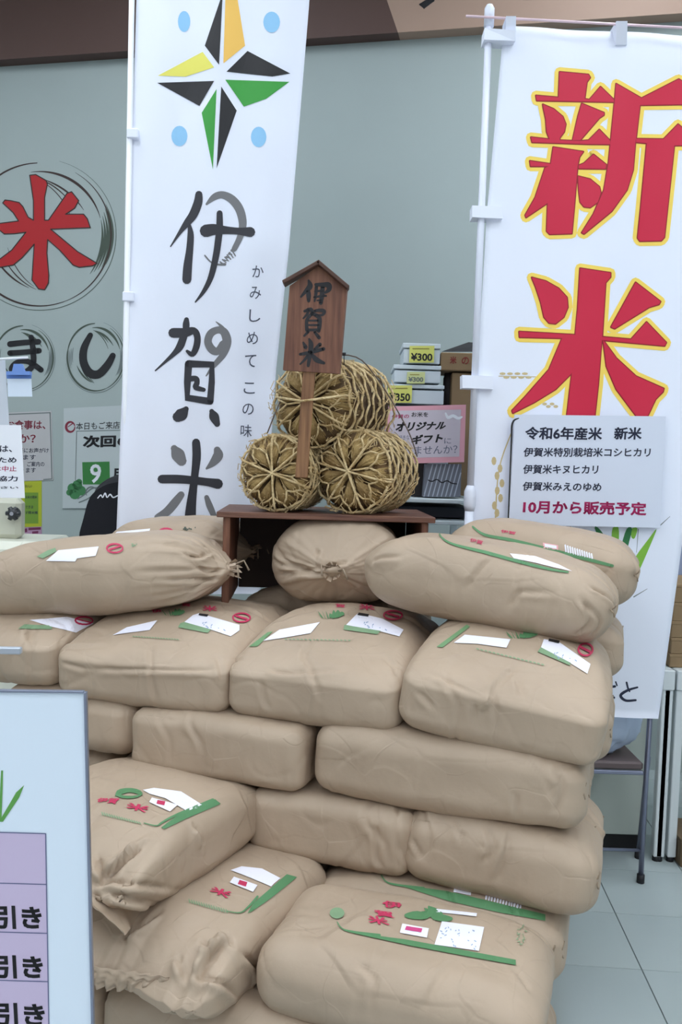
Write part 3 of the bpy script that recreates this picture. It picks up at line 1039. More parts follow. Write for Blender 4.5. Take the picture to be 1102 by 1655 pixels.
def bag(label, s, t, z, axis, L=.62, Wd=.43, Ht=.18, yaw=0, pitch=0, tilt=0, ends=('block', 'block'), seed=0, puff=.06, creases=10, res=.007, rad=.055, cscale=1.0, ties=True, droop=0.0):
    """centre (s,t) and bottom z in stack space.  local x: along the length. ends = (-x end, +x end).
    axis 'u': +x runs to the right along the stack front, 'v': +x runs away from the viewer"""
    root = thing('rice_bag', S(s, t, z), label, 'rice bag', GROUP)
    nx, ny, nz_ = int(L / res), int(Wd / res), max(int(Ht / res), 8)
    key = (nx, ny, nz_)
    if key not in GRID:
        GRID[key] = grid_box(*key)
    P, fs = GRID[key]
    h = np.array([L / 2, Wd / 2, Ht / 2])
    q = P * h
    r = min(rad, Ht / 2 * .92)
    inner = h - np.array([r, r, r])
    core = np.clip(q, -inner, inner)
    d = q - core
    # soften the box-to-sphere mapping
    ln = np.linalg.norm(d, axis=1)
    ln[ln == 0] = 1
    mxn = np.abs(d).max(axis=1)
    q = core + d / ln[:, None] * np.where(mxn > 0, mxn, 0)[:, None]
    xn, yn = q[:, 0] / h[0], q[:, 1] / h[1]
    q[:, 2] *= 1 + puff * (1 - xn ** 2) * (1 - yn ** 2) * 1.6 - .10 * np.abs(xn) ** 4 - .06 * np.abs(yn) ** 4
    q[:, 1] *= 1 + .035 * (1 - xn ** 2)
    rng = random.Random(seed)
    for e, kind in ((-1, ends[0]), (1, ends[1])):
        if kind == 'tied':
            u = np.clip((e * xn - .42) / .58, 0, 1)
            f = np.sqrt(np.clip(1 - (u * .985) ** 2.6, 0.0, 1)) * .9 + .1 * (1 - u)
            ang = np.arctan2(q[:, 2] / h[2], q[:, 1] / h[1])
            fold = ridge(ang * 2.07 + seed * .31 + .4 * np.sin(ang * 3 + seed)) * .6 + ridge(ang * 4.3 + seed) * .35
            g = f * (1 + .13 * u ** 1.2 * (fold - .3) * (1.05 - .5 * u))
            q[:, 1] *= np.maximum(g, .07)
            q[:, 2] = q[:, 2] * np.maximum(g, .10) - 0.12 * h[2] * u ** 3
            q[:, 0] += e * .02 * u ** 6
        elif kind == 'pillow':
            u = np.clip((e * xn - .25) / .75, 0, 1)
            q[:, 2] = q[:, 2] * (1 - .82 * u ** 2.4) - .12 * h[2] * u ** 2
            q[:, 1] *= 1 + .05 * u - .0 * u
            q[:, 2] += .006 * u * ridge(q[:, 1] * 13 + seed + .5 * np.sin(q[:, 1] * 31)) * np.sign(P[:, 2])
            q[:, 0] += e * .012 * u * np.sin(q[:, 1] * 23 + seed)
    for e, kind in ((-1, ends[0]), (1, ends[1])):
        if kind == 'block' or kind == 'corner':
            u = np.clip((e * xn - .45) / .55, 0, 1)
            q[:, 2] *= np.where(q[:, 2] > 0, 1 - .30 * u ** 1.6, 1)
        elif kind == 'slope':
            u = np.clip((e * xn - .05) / .95, 0, 1)
            q[:, 2] *= np.where(q[:, 2] > 0, 1 - .55 * u ** 1.5, 1)
            q[:, 1] *= 1 - .20 * np.clip(P[:, 2], 0, 1) ** 1.5 * np.clip((-e * xn + .7) / 1.7, 0, 1)
        elif kind == 'slant':
            u = np.clip((e * xn - .1) / .9, 0, 1)
            q[:, 2] *= np.where(q[:, 2] > 0, 1 - .35 * u ** 2, 1)
            zb_ = (1 - P[:, 2]) / 2
            q[:, 0] += e * .10 * zb_ ** 1.3 * u ** 2 * np.clip(.75 - yn * .5, 0, 1.2)
            q[:, 1] -= .03 * zb_ * u ** 2 * (yn < 0)
    if droop:
        q[:, 2] -= droop * np.clip(xn, 0, 1) ** 2
    # wrinkles
    n = q / h
    n /= np.linalg.norm(n, axis=1)[:, None] + 1e-9
    n2 = np.where(np.abs(P) > .999, P, 0)
    n2 = n2 + n * .5
    n2 /= np.linalg.norm(n2, axis=1)[:, None] + 1e-9
    disp = .007 * vnoise(q, 5.0, seed) + .003 * vnoise(q, 15, seed + 5)
    rg = np.abs(vnoise(q * np.array([1.5, 1, .7]), 8.5, seed + 9))
    disp += -.0018 * cscale * np.exp(-(rg / .04) ** 2) * np.clip(.35 + np.abs(xn) ** 2, 0, 1)
    for k in range(creases):
        side = rng.choice([-1, 1])
        face = rng.random()
        cx = rng.uniform(-.95, .95) * h[0]
        cy = side * h[1] * rng.uniform(.6, 1)
        cz = rng.uniform(-.4, .9) * h[2]
        if face < .5:
            cx = rng.choice([-1, 1]) * h[0] * rng.uniform(.85, 1)
            cy = rng.uniform(-.9, .9) * h[1]
            m = np.array([rng.uniform(-.3, .3), 1, rng.uniform(-.7, .7)])
        else:
            m = np.array([1, rng.uniform(-.4, .4), rng.uniform(-.8, .8)])
        m /= np.linalg.norm(m)
        cc = np.array([cx, cy, cz])
        dd = q - cc
        dist = dd @ m + .012 * np.sin(dd @ np.array([17, 23, 29]) + k)
        fall = np.exp(-(dd ** 2).sum(1) / rng.uniform(.05, .13) ** 2)
        w = rng.uniform(.005, .008)
        A = rng.uniform(.003, .007) * cscale
        disp += fall * (-A * np.exp(-(dist / w) ** 2) + A * .7 * np.exp(-((dist - 2.2 * w) / (1.5 * w)) ** 2))
    q = q + n2 * disp[:, None]
    q[:, 2] += Ht / 2
    # to world
    base = {'u': (-UU, VV), 'v': (VV, UU)}[axis]
    R_ = Matrix((base[0], base[1], ZZ)).transposed()
    M = R_ @ Matrix.Rotation(math.radians(yaw), 3, 'Z') @ Matrix.Rotation(math.radians(pitch), 3, 'Y') @ Matrix.Rotation(math.radians(tilt), 3, 'X')
    Mn = np.array(M)
    o0 = np.array(S(s, t, z))
    wv = q @ Mn.T + o0
    body = link_mesh('paper_sack', [Vector(p) for p in wv], fs, KRAFT, root, smooth=True)

    def loc(x, y, zz):
        return Vector(o0) + M @ Vector((x, y, zz))
    root_info = dict(root=root, body=body, loc=loc, L=L, W=Wd, H=Ht)
    CORD = mat('paper_cord', (150, 132, 112), .7)
    for e, kind in ((-1, ends[0]), (1, ends[1])):
        if kind == 'tied' and ties:
            zc = Ht / 2 - .12 * Ht / 2
            X = e * (L / 2 + .012)
            mb = MB()
            pts = [loc(X - e * .012, .018 * math.cos(a_), zc + .018 * math.sin(a_)) for a_ in [i * math.pi / 5 for i in range(11)]]
            mb.tube(pts, .004, 6)
            mb.tube([loc(X, .01, zc + .01), loc(X + e * .03, .035, zc + .02), loc(X + e * .045, .03, zc - .01)], .003, 6)
            mb.tube([loc(X, -.01, zc), loc(X + e * .03, -.03, zc + .01), loc(X + e * .035, -.045, zc - .02)], .003, 6)
            mb.obj('tie_cord', CORD, root, True)
            # crumpled paper tuft at the neck
            tf = MB()
            for i in range(9):
                a_ = i / 9 * 2 * math.pi
                a2 = a_ + .5
                p0, p1 = loc(X - e * .02, .014 * math.cos(a_), zc + .014 * math.sin(a_)), loc(X - e * .02, .014 * math.cos(a2), zc + .014 * math.sin(a2))
                rr = rng.uniform(.02, .035)
                p2 = loc(X + e * rng.uniform(.01, .03), rr * math.cos(a2), zc + rr * math.sin(a2))
                p3 = loc(X + e * rng.uniform(.01, .03), rr * math.cos(a_), zc + rr * math.sin(a_))
                tf.add([p0, p1, p2, p3], [(0, 1, 2, 3)])
            tf.obj('gathered_paper', KRAFT, root)
        elif kind == 'corner' and ties:
            for sy in (-1, 1):
                mb = MB()
                X, Y, Zc = e * (L / 2 - .008), sy * (Wd / 2 - .035), Ht * .55
                rr = random.Random(seed + sy)
                for k in range(2):
                    pts = [loc(X - e * .006, Y, Zc)]
                    for q_ in range(1, 4):
                        pts.append(loc(X + e * (.001 + .0015 * q_), Y + rr.uniform(-.010, .010), Zc + (k - .5) * .012 * q_))
                    mb.tube(pts, .0022, 6)
                mb.obj('tie_cord', CORD, root, True)
    return root_info


PRESS = 1.4


def press(b, lines, depth=.006, width=.006, lip=.5):
    """fold valleys in the paper along the given lines"""
    me = b['body'].data
    org = ORIG[b['body'].name]
    bv = bvh_of(b['body'])
    n = len(me.vertices)
    co = np.empty(n * 3)
    me.vertices.foreach_get('co', co)
    co = co.reshape(-1, 3)
    no = np.empty(n * 3)
    me.vertices.foreach_get('normal', no)
    no = no.reshape(-1, 3)
    disp = np.zeros(n)
    for ln in lines:
        if isinstance(ln, tuple):
            ln, dm = ln
        else:
            dm = 1
        pts = []
        for x, y in smoothpts(ln, 4) if len(ln) > 2 else ln:
            h = bv.ray_cast(CAMP, ray(x, y).normalized())[0]
            if h is not None:
                pts.append(np.array(h - org))
        if len(pts) < 2:
            continue
        best = np.full(n, 9.0)
        sd = np.zeros(n)
        tt = np.zeros(n)
        m = len(pts) - 1
        for i in range(m):
            a, c_ = pts[i], pts[i + 1]
            ab = c_ - a
            t_ = np.clip(((co - a) @ ab) / (ab @ ab + 1e-12), 0, 1)
            pr = co - (a + t_[:, None] * ab)
            dist = np.linalg.norm(pr, axis=1)
            up = np.cross(ab, no[np.argmin(dist)])
            k = dist < best
            best[k] = dist[k]
            sd[k] = np.sign(pr[k] @ up)
            tt[k] = (i + t_[k]) / m
        taper = np.clip(np.minimum(tt, 1 - tt) * 5, .25, 1)
        disp += dm * PRESS * taper * (-depth * np.exp(-(best / width) ** 2) + lip * depth * np.exp(-((best - 2.1 * width) / (1.4 * width)) ** 2) * (sd > 0))
    co += no * disp[:, None]
    me.vertices.foreach_set('co', co.ravel())
    me.update()


SUB = {'label_writing': 'right_label', 'label_stamp': 'small_red_label', 'handwriting': 'paper_label', 'label_centre': 'red_bordered_label', 'dark_mark': 'right_label'}


def bprint(b, name, shapes, m, off=.0025, L=5):
    if 'bvh' not in b:
        b['bvh'] = bvh_of(b['body'])
    par = b.get(SUB.get(name)) or b['root']
    o = lay(name, b['bvh'], shapes, m, par, off, L)
    b[name] = o
    return o


BAG = {}
# top layer -----------------------------------------------------------------
BAG['A1'] = bag('rice bag on its long side at top left, gathered and tied at its right end', 1.42, .27, 1.03, 'u', L=.76, Wd=.38, Ht=.215, ends=('block', 'tied'), seed=11, pitch=-6.5, yaw=7, creases=5, rad=.1)
BAG['A1b'] = bag('rice bag at top left behind the tied one, red circle mark, beside the stand leg', 1.43, .75, 1.07, 'u', L=.52, Wd=.35, Ht=.205, pitch=-3, ends=('block', 'tied'), seed=12, creases=6, rad=.1)
BAG['A2'] = bag('rice bag with gathered tied end directly beneath the wooden stand', .80, .60, 1.065, 'v', L=.38, Wd=.39, Ht=.245, yaw=14, ends=('tied', 'block'), seed=13, rad=.11, creases=5)
BAG['A3'] = bag('large rice bag at top right lying lengthwise in front, drooping at its right end', .295, .40, 1.072, 'u', L=.68, Wd=.38, Ht=.205, pitch=6.5, ends=('block', 'corner'), seed=14, rad=.09, creases=6)
BAG['A3b'] = bag('rice bag at top right behind, with green line and barcode, against the right banner', .185, .76, 1.105, 'u', L=.58, Wd=.35, Ht=.21, pitch=5, ends=('block', 'corner'), seed=15, rad=.08)
# layer B --------------------------------------------------------------------
BAG['B1'] = bag('rice bag partly cut by the left frame, behind the white price board top', 1.65, .30, .845, 'v', Wd=.44, Ht=.195, puff=.16, pitch=-4, ends=('slope', 'block'), seed=21, rad=.05)
BAG['B2'] = bag('second printed rice bag from the left in the row under the wooden stand', 1.165, .30, .835, 'v', Wd=.52, Ht=.195, puff=.16, pitch=-5, ends=('slope', 'block'), seed=22, rad=.045, creases=4)
BAG['B3'] = bag('third printed rice bag from the left, centre of the row under the stand', .675, .31, .84, 'v', Wd=.47, Ht=.20, puff=.16, pitch=-5, ends=('slope', 'corner'), seed=23, rad=.045, creases=4)
BAG['B4'] = bag('rightmost printed rice bag of the row, bulging at the front right corner', .205, .29, .85, 'v', Wd=.48, Ht=.20, puff=.18, pitch=-5, tilt=7, ends=('slope', 'corner'), seed=24, rad=.045, creases=4)
BAG['B5'] = bag('rice bag edge showing behind the rightmost printed bag of the row', .19, .80, .87, 'u', L=.54, Wd=.36, Ht=.18, ends=('block', 'corner'), seed=25)
BAG['B6'] = bag('rice bag crumpled end behind the row, just below the stand bag', .86, .80, .88, 'u', L=.60, Wd=.36, Ht=.19, ends=('block', 'corner'), seed=26)
# layer C --------------------------------------------------------------------
BAG['C1'] = bag('plain rice bag end beside the price board, below the printed row', 1.40, .30, .665, 'v', Wd=.43, ends=('block', 'block'), seed=31, Ht=.185)
BAG['C2'] = bag('plain squarish rice bag end, second row below the stand, left of the wide one', .925, .27, .645, 'v', Wd=.50, ends=('flat', 'block'), seed=32, Ht=.185, rad=.04, creases=5)
BAG['C3'] = bag('wide plain rice bag lying lengthwise under the rightmost printed bag', .325, .19, .65, 'u', L=.67, Wd=.42, ends=('flat', 'corner'), seed=33, Ht=.195, rad=.055, creases=6)
BAG['C4'] = bag('rice bag behind the wide plain one, edge on the right side', .23, .64, .67, 'u', L=.58, Wd=.40, ends=('block', 'corner'), seed=34)
# layer D --------------------------------------------------------------------
BAG['D0'] = bag('plain rice bag behind the upper folded-flap bag, under the squarish bag', 1.04, .34, .49, 'v', Wd=.44, Ht=.185, ends=('block', 'block'), seed=41)
BAG['D5'] = bag('plain rice bag deep in shade at far left, behind the upper folded-flap bag', 1.50, .34, .49, 'v', Wd=.44, Ht=.185, seed=45)
BAG['D2'] = bag('plain rice bag end in the middle, left of the bag sagging at the right corner', .61, .28, .475, 'v', Wd=.43, Ht=.18, ends=('flat', 'block'), seed=42, rad=.04, creases=5)
BAG['D3'] = bag('plain rice bag sagging to the right, resting on the green-striped bag', .19, .18, .465, 'u', L=.47, Wd=.42, Ht=.19, pitch=3, ends=('flat', 'corner'), seed=43, cscale=1.4, rad=.06)
BAG['D4'] = bag('rice bag behind the sagging one, edge on the right side', .26, .64, .49, 'u', L=.54, Wd=.40, ends=('block', 'corner'), seed=44)
# layer E --------------------------------------------------------------------
BAG['E2'] = bag('green-striped rice bag at lower right, mostly under the sagging bag', .33, .14, .30, 'u', L=.62, Wd=.42, Ht=.175, ends=('corner', 'corner'), seed=51)
BAG['E4'] = bag('rice bag in shade under the middle bags, behind the lower folded-flap bag', .85, .36, .31, 'v', L=.55, Wd=.42, Ht=.17, seed=52)
BAG['E5'] = bag('rice bag on the right side behind the green-striped bag', .30, .58, .31, 'u', L=.56, Wd=.40, ends=('block', 'corner'), seed=53)
BAG['E3'] = bag('frontmost rice bag with red title and handwritten label at lower right', .335, -.265, .34, 'u', L=.60, Wd=.36, Ht=.165, ends=('flat', 'corner'), seed=54, rad=.07, creases=5)
# front left bags ------------------------------------------------------------------
BAG['D1'] = bag('upper rice bag with folded triangular flap hanging at its front, beside the price board', 1.06, -.20, .50, 'v', L=.58, Wd=.46, Ht=.175, yaw=-10, ends=('pillow', 'block'), seed=61, puff=.10, creases=3, res=.0052)
BAG['E1'] = bag('lower rice bag with fanned torn flap at its front, beside the price board', .87, -.24, .335, 'v', L=.58, Wd=.47, Ht=.17, yaw=-8, ends=('pillow', 'flat'), seed=62, puff=.10, creases=3, res=.0052)
# bottom layer ---------------------------------------------------------------------
BAG['F1'] = bag('bottom rice bag peeking out below the frontmost bag', .68, -.27, .18, 'u', L=.60, Wd=.38, Ht=.18, ends=('block', 'block'), seed=71)
BAG['F2'] = bag('bottom rice bag at the lower left below the fanned flap', 1.28, -.25, .17, 'u', L=.58, Wd=.38, Ht=.18, ends=('block', 'block'), seed=72)
BAG['F3'] = bag('bottom rice bag behind the front row at the right corner', .36, .17, .12, 'u', L=.60, Wd=.44, Ht=.175, ends=('block', 'corner'), seed=73)
BAG['F4'] = bag('bottom front rice bag under the right half of the frontmost bag', .20, -.26, .18, 'u', L=.34, Wd=.36, Ht=.175, ends=('block', 'corner'), seed=74)
BAG['F5'] = bag('bottom rice bag at the back right of the stack near the floor', .34, .60, .12, 'u', L=.58, Wd=.40, Ht=.18, ends=('block', 'corner'), seed=75)

_a3, _a1, _a2 = crop(570, 820, 2.345), crop(0, 820, 2.624), crop(0, 820, 2)
_b3, _b4, _lr, _e3, _fl = crop(400, 940, 3.673), crop(640, 960, 3.061), crop(551, 1220, 2), crop(400, 1380, 1.968), crop(140, 1240, 2.755)
press(BAG['A3'], [_a3([(520, 190), (470, 250), (430, 310)]), _a3([(590, 390), (610, 350), (640, 320), (760, 325)]), _a3([(870, 340), (900, 430), (850, 480)]), _a3([(900, 300), (980, 350), (1000, 420)]), _a3([(75, 210), (100, 190), (180, 185)]), _a3([(860, 350), (940, 430), (900, 490)])], .006)
press(BAG['A1'], [_a1([(770, 185), (830, 210), (900, 190)]), _a1([(810, 240), (895, 275), (940, 262)]), _a1([(700, 310), (830, 305), (980, 295)]), _a1([(880, 330), (980, 318)]), _a1([(860, 160), (930, 200), (975, 270)])], .008)
press(BAG['A2'], [_a2([(870, 80), (920, 170), (1000, 200)]), _a2([(830, 240), (920, 212), (1005, 205)]), _a2([(1010, 200), (1060, 190), (1130, 175)]), _a2([(880, 250), (960, 215), (1060, 215)]), _a2([(1015, 190), (1030, 130)]), _a2([(850, 150), (940, 195), (1010, 205)])], .009)
press(BAG['B2'], [_a2([(485, 440), (490, 560), (510, 640)]), _a2([(290, 522), (480, 524), (700, 525)]), _a2([(700, 480), (712, 520), (720, 560)]), _a2([(200, 500), (280, 523)])], .0045)
press(BAG['B3'], [_b3([(430, 310), (350, 400), (330, 480)]), _b3([(120, 510), (200, 540), (380, 535), (640, 515)]), _b3([(80, 590), (100, 700), (130, 760)]), _b3([(350, 460), (380, 540), (430, 690)]), _b3([(860, 500), (820, 450)]), _b3([(860, 500), (890, 560)]), _b3([(860, 500), (920, 520)])], .005)
press(BAG['B4'], [_b4([(620, 340), (520, 430), (480, 500), (500, 660)]), _b4([(390, 540), (385, 640)]), _b4([(180, 400), (360, 480)]), _b4([(110, 480), (180, 560)]), _b4([(490, 520), (420, 600)]), _b4([(600, 420), (620, 500)])], .005)
press(BAG['C3'], [_lr([(700, 60), (715, 110), (690, 190)]), _lr([(560, 120), (570, 200)])], .005)
press(BAG['D2'], [_lr([(120, 180), (115, 320), (135, 370)]), _lr([(150, 200), (240, 190)])], .006)
press(BAG['D3'], [_lr([(550, 240), (530, 330), (500, 410)]), _lr([(470, 230), (490, 300), (460, 350)]), _lr([(370, 210), (390, 280)]), _lr([(230, 270), (260, 330)])], .006)
press(BAG['E3'], [_e3([(350, 350), (400, 400), (390, 510)]), _e3([(640, 350), (590, 430), (560, 500)]), _e3([(440, 290), (400, 380)]), _e3([(100, 250), (240, 230)]), _e3([(850, 370), (900, 440)])], .0045)
press(BAG['D1'], [(_fl([(250, 345), (170, 415), (78, 500)]), 2.2), (_fl([(45, 400), (60, 450), (80, 500)]), 1.5), _fl([(20, 525), (200, 518), (450, 552)]), _fl([(30, 560), (110, 650), (180, 730)]), _fl([(90, 560), (280, 600), (400, 600)]), _fl([(480, 260), (520, 350)])], .008, .0055, .9)
press(BAG['E1'], [(_fl([(608, 783), (550, 860), (500, 940)]), 2.2), _fl([(410, 850), (440, 940)]), _fl([(690, 820), (760, 900), (740, 970)]), _fl([(600, 730), (650, 790)]), _fl([(520, 780), (560, 850)]), _fl([(500, 940), (600, 960), (700, 1040)]), _fl([(170, 770), (200, 740), (330, 640)])], .008, .0055, .9)

# pallets under the stack
PALW = mat('pallet_wood', (160, 130, 95), .8, noise_amt=.25, scale=4, stretch=(2, 30, 30))
for (s0, t0, w0, d0, lb_, h0) in ((.82, .42, 1.4, .9, 'wooden pallet under the right half of the bag stack', .13), (.92, -.25, 1.5, .36, 'low wooden platform under the front row of bags', .18)):
    t = thing('wooden_pallet', S(s0, t0, 0), lb_, 'pallet')
    for i in range(7):
        MB().box(S(s0 + (i - 3) * w0 / 7, t0, h0 - .01), UU * (w0 / 7 - .02), VV * d0, ZZ * .02, .002).obj('plank', PALW, t)
    for j in (-1, 0, 1):
        MB().box(S(s0, t0 + j * (d0 / 2 - .05), (h0 - .02) / 2), UU * w0, VV * .09, ZZ * (h0 - .02), .003).obj('bearer', PALW, t)


def scribble(x0, y0, x1, y1, n, slope=0, seed=1, r=.8):
    """rows of tiny handwriting-like marks"""
    rr = random.Random(seed)
    out = []
    for i in range(n):
        x, y = rr.uniform(x0, x1), rr.uniform(y0, y1)
        y += slope * (x - x0)
        out.append(brush2([(x, y, r), (x + rr.uniform(-3, 3), y + rr.uniform(-2, 2), r)], smooth=False))
    return out


# prints on the bags (pixel shapes lifted on to the curved paper) ---------------------
def q4(*p):
    return poly2(list(p))


b = BAG['B1']
bprint(b, 'green_band', [q4((40, 1010), (84, 1012), (84, 1018), (30, 1017))], SOFTGREEN)
bprint(b, 'paper_label', [q4((48, 1003), (108, 998), (150, 1008), (122, 1023), (84, 1014))], LABELP)
bprint(b, 'red_stamp', [brush2(arc(135, 1004, 14, 6, 0, 355, 1, 1.5), smooth=False), brush2([(124, 1002, 1), (146, 1007, 1)], smooth=False)], PINKINK, .003)
for key, dx, dy, k, crp in (('B2', 0, 0, 1, crop(200, 940, 3.936)), ('B3', 0, 0, 1, crop(400, 940, 3.673)), ('B4', 0, 0, 1, crop(640, 960, 3.061))):
    b = BAG[key]
    if key == 'B2':
        left = [(-70, 345), (20, 295), (215, 250), (165, 312), (-10, 335)]
        right = [(440, 218), (480, 205), (735, 280), (735, 315), (680, 352), (555, 310), (385, 262)]
        grn = [(360, 270), (385, 262), (555, 310), (535, 332), (345, 295)]
        dark = [(480, 208), (540, 215), (530, 230), (475, 220)]
        circ = (748, 235, 55, 28)
        red = [('伊', 175, 178, 240, 205), ('賀', 365, 138, 425, 165), ('米', 500, 155, 595, 195)]
        plant = (315, 200, 65, 25)
        foot = (60, 352, 340, 372)
        line = None
    elif key == 'B3':
        left = [(95, 355), (190, 290), (430, 245), (375, 310), (200, 340)]
        right = [(640, 205), (660, 190), (800, 225), (925, 290), (900, 330), (790, 300), (585, 262)]
        grn = [(575, 262), (790, 298), (770, 318), (570, 290)]
        dark = [(660, 190), (720, 200), (715, 215), (650, 205)]
        circ = (862, 205, 55, 26)
        red = [('賀', 520, 135, 580, 160), ('米', 660, 135, 755, 175)]
        plant = (495, 200, 70, 28)
        foot = (225, 345, 600, 352)
        line = [(10, 390), (60, 388), (150, 300), (120, 305)]
    else:
        left = [(285, 245), (340, 205), (565, 228), (545, 270), (400, 250)]
        right = [(730, 228), (800, 238), (960, 350), (945, 398), (860, 345), (715, 272)]
        grn = [(715, 268), (862, 345), (858, 358), (700, 290)]
        dark = [(755, 226), (808, 236), (805, 250), (752, 238)]
        circ = (935, 280, 35, 30)
        red = [('伊', 450, 135, 540, 160), ('賀', 600, 150, 690, 180), ('米', 745, 185, 815, 215)]
        plant = (620, 205, 70, 22)
        foot = (400, 275, 720, 352)
        line = [(200, 265), (230, 268), (365, 165), (350, 155)]
    bprint(b, 'left_label', [poly2(crp(left))], LABELP)
    bprint(b, 'right_label', [poly2(crp(right))], LABELP)
    bprint(b, 'green_caption', [poly2(crp(grn))], SOFTGREEN, .003)
    lx = crp([(sum(p[0] for p in right) / len(right), sum(p[1] for p in right) / len(right))])[0]
    bprint(b, 'label_writing', scribble(lx[0] - 18, lx[1] - 5, lx[0] + 22, lx[1] + 3, 9, .3, 8, .7), mat('blue_pen', (150, 170, 200), .6), .0034)
    bprint(b, 'dark_mark', [poly2(crp(dark))], BLACKP, .0034)
    cx, cy, rx, ry = circ
    bprint(b, 'red_stamp', [brush2(crp(arc(cx, cy, rx, ry, 0, 360, 4.5, 4.5, 20)), smooth=False), brush2(crp([(cx - rx * .6, cy - ry * .35, 6), (cx + rx * .6, cy + ry * .35, 6)]), smooth=False)], PINKINK, .0034)
    for ch, x0, y0, x1, y1 in red:
        bprint(b, 'red_character', [text2(ch, crp([(x0, y0), (x1, y0 + 6), (x1, y1), (x0, y1 - 4)]), .02)], PINKINK, .003)
    px_, py_, rx, ry = plant
    rr = random.Random(5)
    bprint(b, 'green_plant', [poly2(crp(smoothpts([(px_ - rx * .2 + i * 12 - 30, py_ + ry * .8), (px_ + (i - 3) * rx * .33 - 8, py_ - ry * rr.uniform(.2, 1)), (px_ + (i - 3) * rx * .33 + 10, py_ + ry * rr.uniform(-.2, .8))], 3, True))) for i in range(7)], GREENINK, .003)
    x0, y0, x1, y1 = foot
    sl = (y1 - y0) / (x1 - x0)
    bprint(b, 'small_caption', [brush2(crp([(x0 + i * (x1 - x0) / 16, y0 + i * (y1 - y0) / 16, 3), (x0 + i * (x1 - x0) / 16 + 8, y0 + i * (y1 - y0) / 16 + 3, 3)]), smooth=False) for i in range(17)], SOFTGREEN, .003)
    if line:
        bprint(b, 'green_band', [poly2(crp(line))], mat('band_green', (112, 150, 106), .6))
b = BAG['A1']
bprint(b, 'paper_label', [q4((75, 907), (95, 890), (160, 884), (155, 899), (125, 903), (122, 908))], LABELP)
bprint(b, 'green_band', [q4((60, 900), (78, 890), (90, 886), (92, 892), (70, 903))], SOFTGREEN)
bprint(b, 'red_stamp', [brush2(arc(186, 887, 13, 7, 0, 355, 1.1, 1.4), smooth=False), brush2([(178, 889, 1.4), (194, 884, 1.4)], smooth=False)], PINKINK, .003)
bprint(b, 'green_marks', scribble(212, 880, 224, 884, 5), SOFTGREEN)
b = BAG['A1b']
bprint(b, 'paper_label', [q4((178, 870), (190, 860), (243, 855), (240, 868), (215, 872))], LABELP)
bprint(b, 'red_stamp', [brush2(arc(269, 862, 12, 7, 0, 355, 1.3, 1.6), smooth=False), brush2([(262, 864, 1.6), (277, 860, 1.6)], smooth=False)], PINKINK, .003)
bprint(b, 'green_marks', scribble(296, 853, 322, 858, 8), DKGREEN)
a7 = crop(570, 820, 2.345)
b = BAG['A3']
bprint(b, 'green_frame_line', [brush2(a7([(325, 85, 2), (335, 115, 3), (380, 142, 4), (500, 172, 6), (620, 205, 6), (740, 235, 5), (815, 248, 3)]))], GREENINK)
bprint(b, 'red_title', [text2('伊賀', a7([(445, 118), (495, 130), (490, 145), (442, 132)]), .02)], PINKINK)
bprint(b, 'paper_label', [poly2(a7([(595, 178), (690, 188), (780, 220), (830, 245), (760, 230), (690, 212), (610, 196)]))], LABELP, .003)
b = BAG['A3b']
bprint(b, 'green_frame_line', [brush2(a7([(455, 75, 3), (500, 105, 5), (600, 125, 6), (720, 155, 7), (860, 190, 7), (985, 222, 5)]))], GREENINK)
bprint(b, 'red_title', [text2('伊賀', a7([(560, 85), (620, 95), (615, 105), (562, 97)]), .02)], PINKINK)
bprint(b, 'red_bordered_label', [poly2(a7([(720, 135), (778, 145), (778, 163), (722, 155)]))], mat('pink_border_paper', (232, 170, 176), .6))
bprint(b, 'label_centre', [poly2(a7([(726, 139), (772, 147), (772, 158), (728, 151)]))], LABELP, .003)
bprint(b, 'barcode', [brush2(a7([(805 + i * 9, 145 + i * 3, 3), (808 + i * 9, 170 + i * 2.2, 3)]), smooth=False) for i in range(12)], LABELP)
# lower right bags
e5 = crop(400, 1380, 1.968)
b = BAG['E3']
bprint(b, 'green_frame_line', [brush2(e5([(285, 220, 1.5), (300, 240, 2), (330, 250, 3), (420, 262, 4)])), poly2(e5([(320, 252), (500, 275), (852, 340), (852, 357), (700, 330), (520, 296)]))], GREENINK)
bprint(b, 'round_mark', [disc2(*e5([(285, 192)])[0], 12, 9)], SOFTGREEN, .003)
bprint(b, 'red_title', [text2('米', e5([(380, 198), (440, 205), (455, 232), (385, 222)]), .03), text2('賀', e5([(400, 180), (460, 188), (470, 208), (408, 200)]), .03), text2('伊', e5([(425, 150), (490, 158), (490, 180), (430, 172)]), .03)], PINKINK)
bprint(b, 'green_plant', [poly2(e5(smoothpts(p, 3, True))) for p in ([(500, 195), (540, 185), (580, 200), (560, 212), (510, 208)], [(560, 175), (600, 190), (650, 205), (640, 218), (590, 212)], [(540, 190), (600, 182), (620, 196), (570, 204)], [(575, 168), (610, 182), (580, 186)])], GREENINK)
bprint(b, 'small_red_label', [poly2(e5([(492, 225), (576, 240), (570, 270), (484, 254)]))], LABELP)
bprint(b, 'label_stamp', [poly2(e5([(505, 234), (556, 242), (552, 254), (500, 246)]))], mat('violet_pink_ink', (206, 70, 130), .6), .0034)
bprint(b, 'paper_label', [poly2(e5([(618, 218), (752, 236), (735, 312), (594, 292)]))], LABELP)
bprint(b, 'handwriting', scribble(710, 1497, 772, 1530, 24, .12, 4, .7), mat('blue_pen', (150, 170, 200), .6), .0034)
bprint(b, 'white_strip', [poly2(e5([(600, 178), (730, 192), (728, 202), (598, 188)]))], LABELP)
bprint(b, 'side_print', scribble(835, 1498, 848, 1530, 22, .0, 6, .7), SOFTGREEN)
b = BAG['E2']
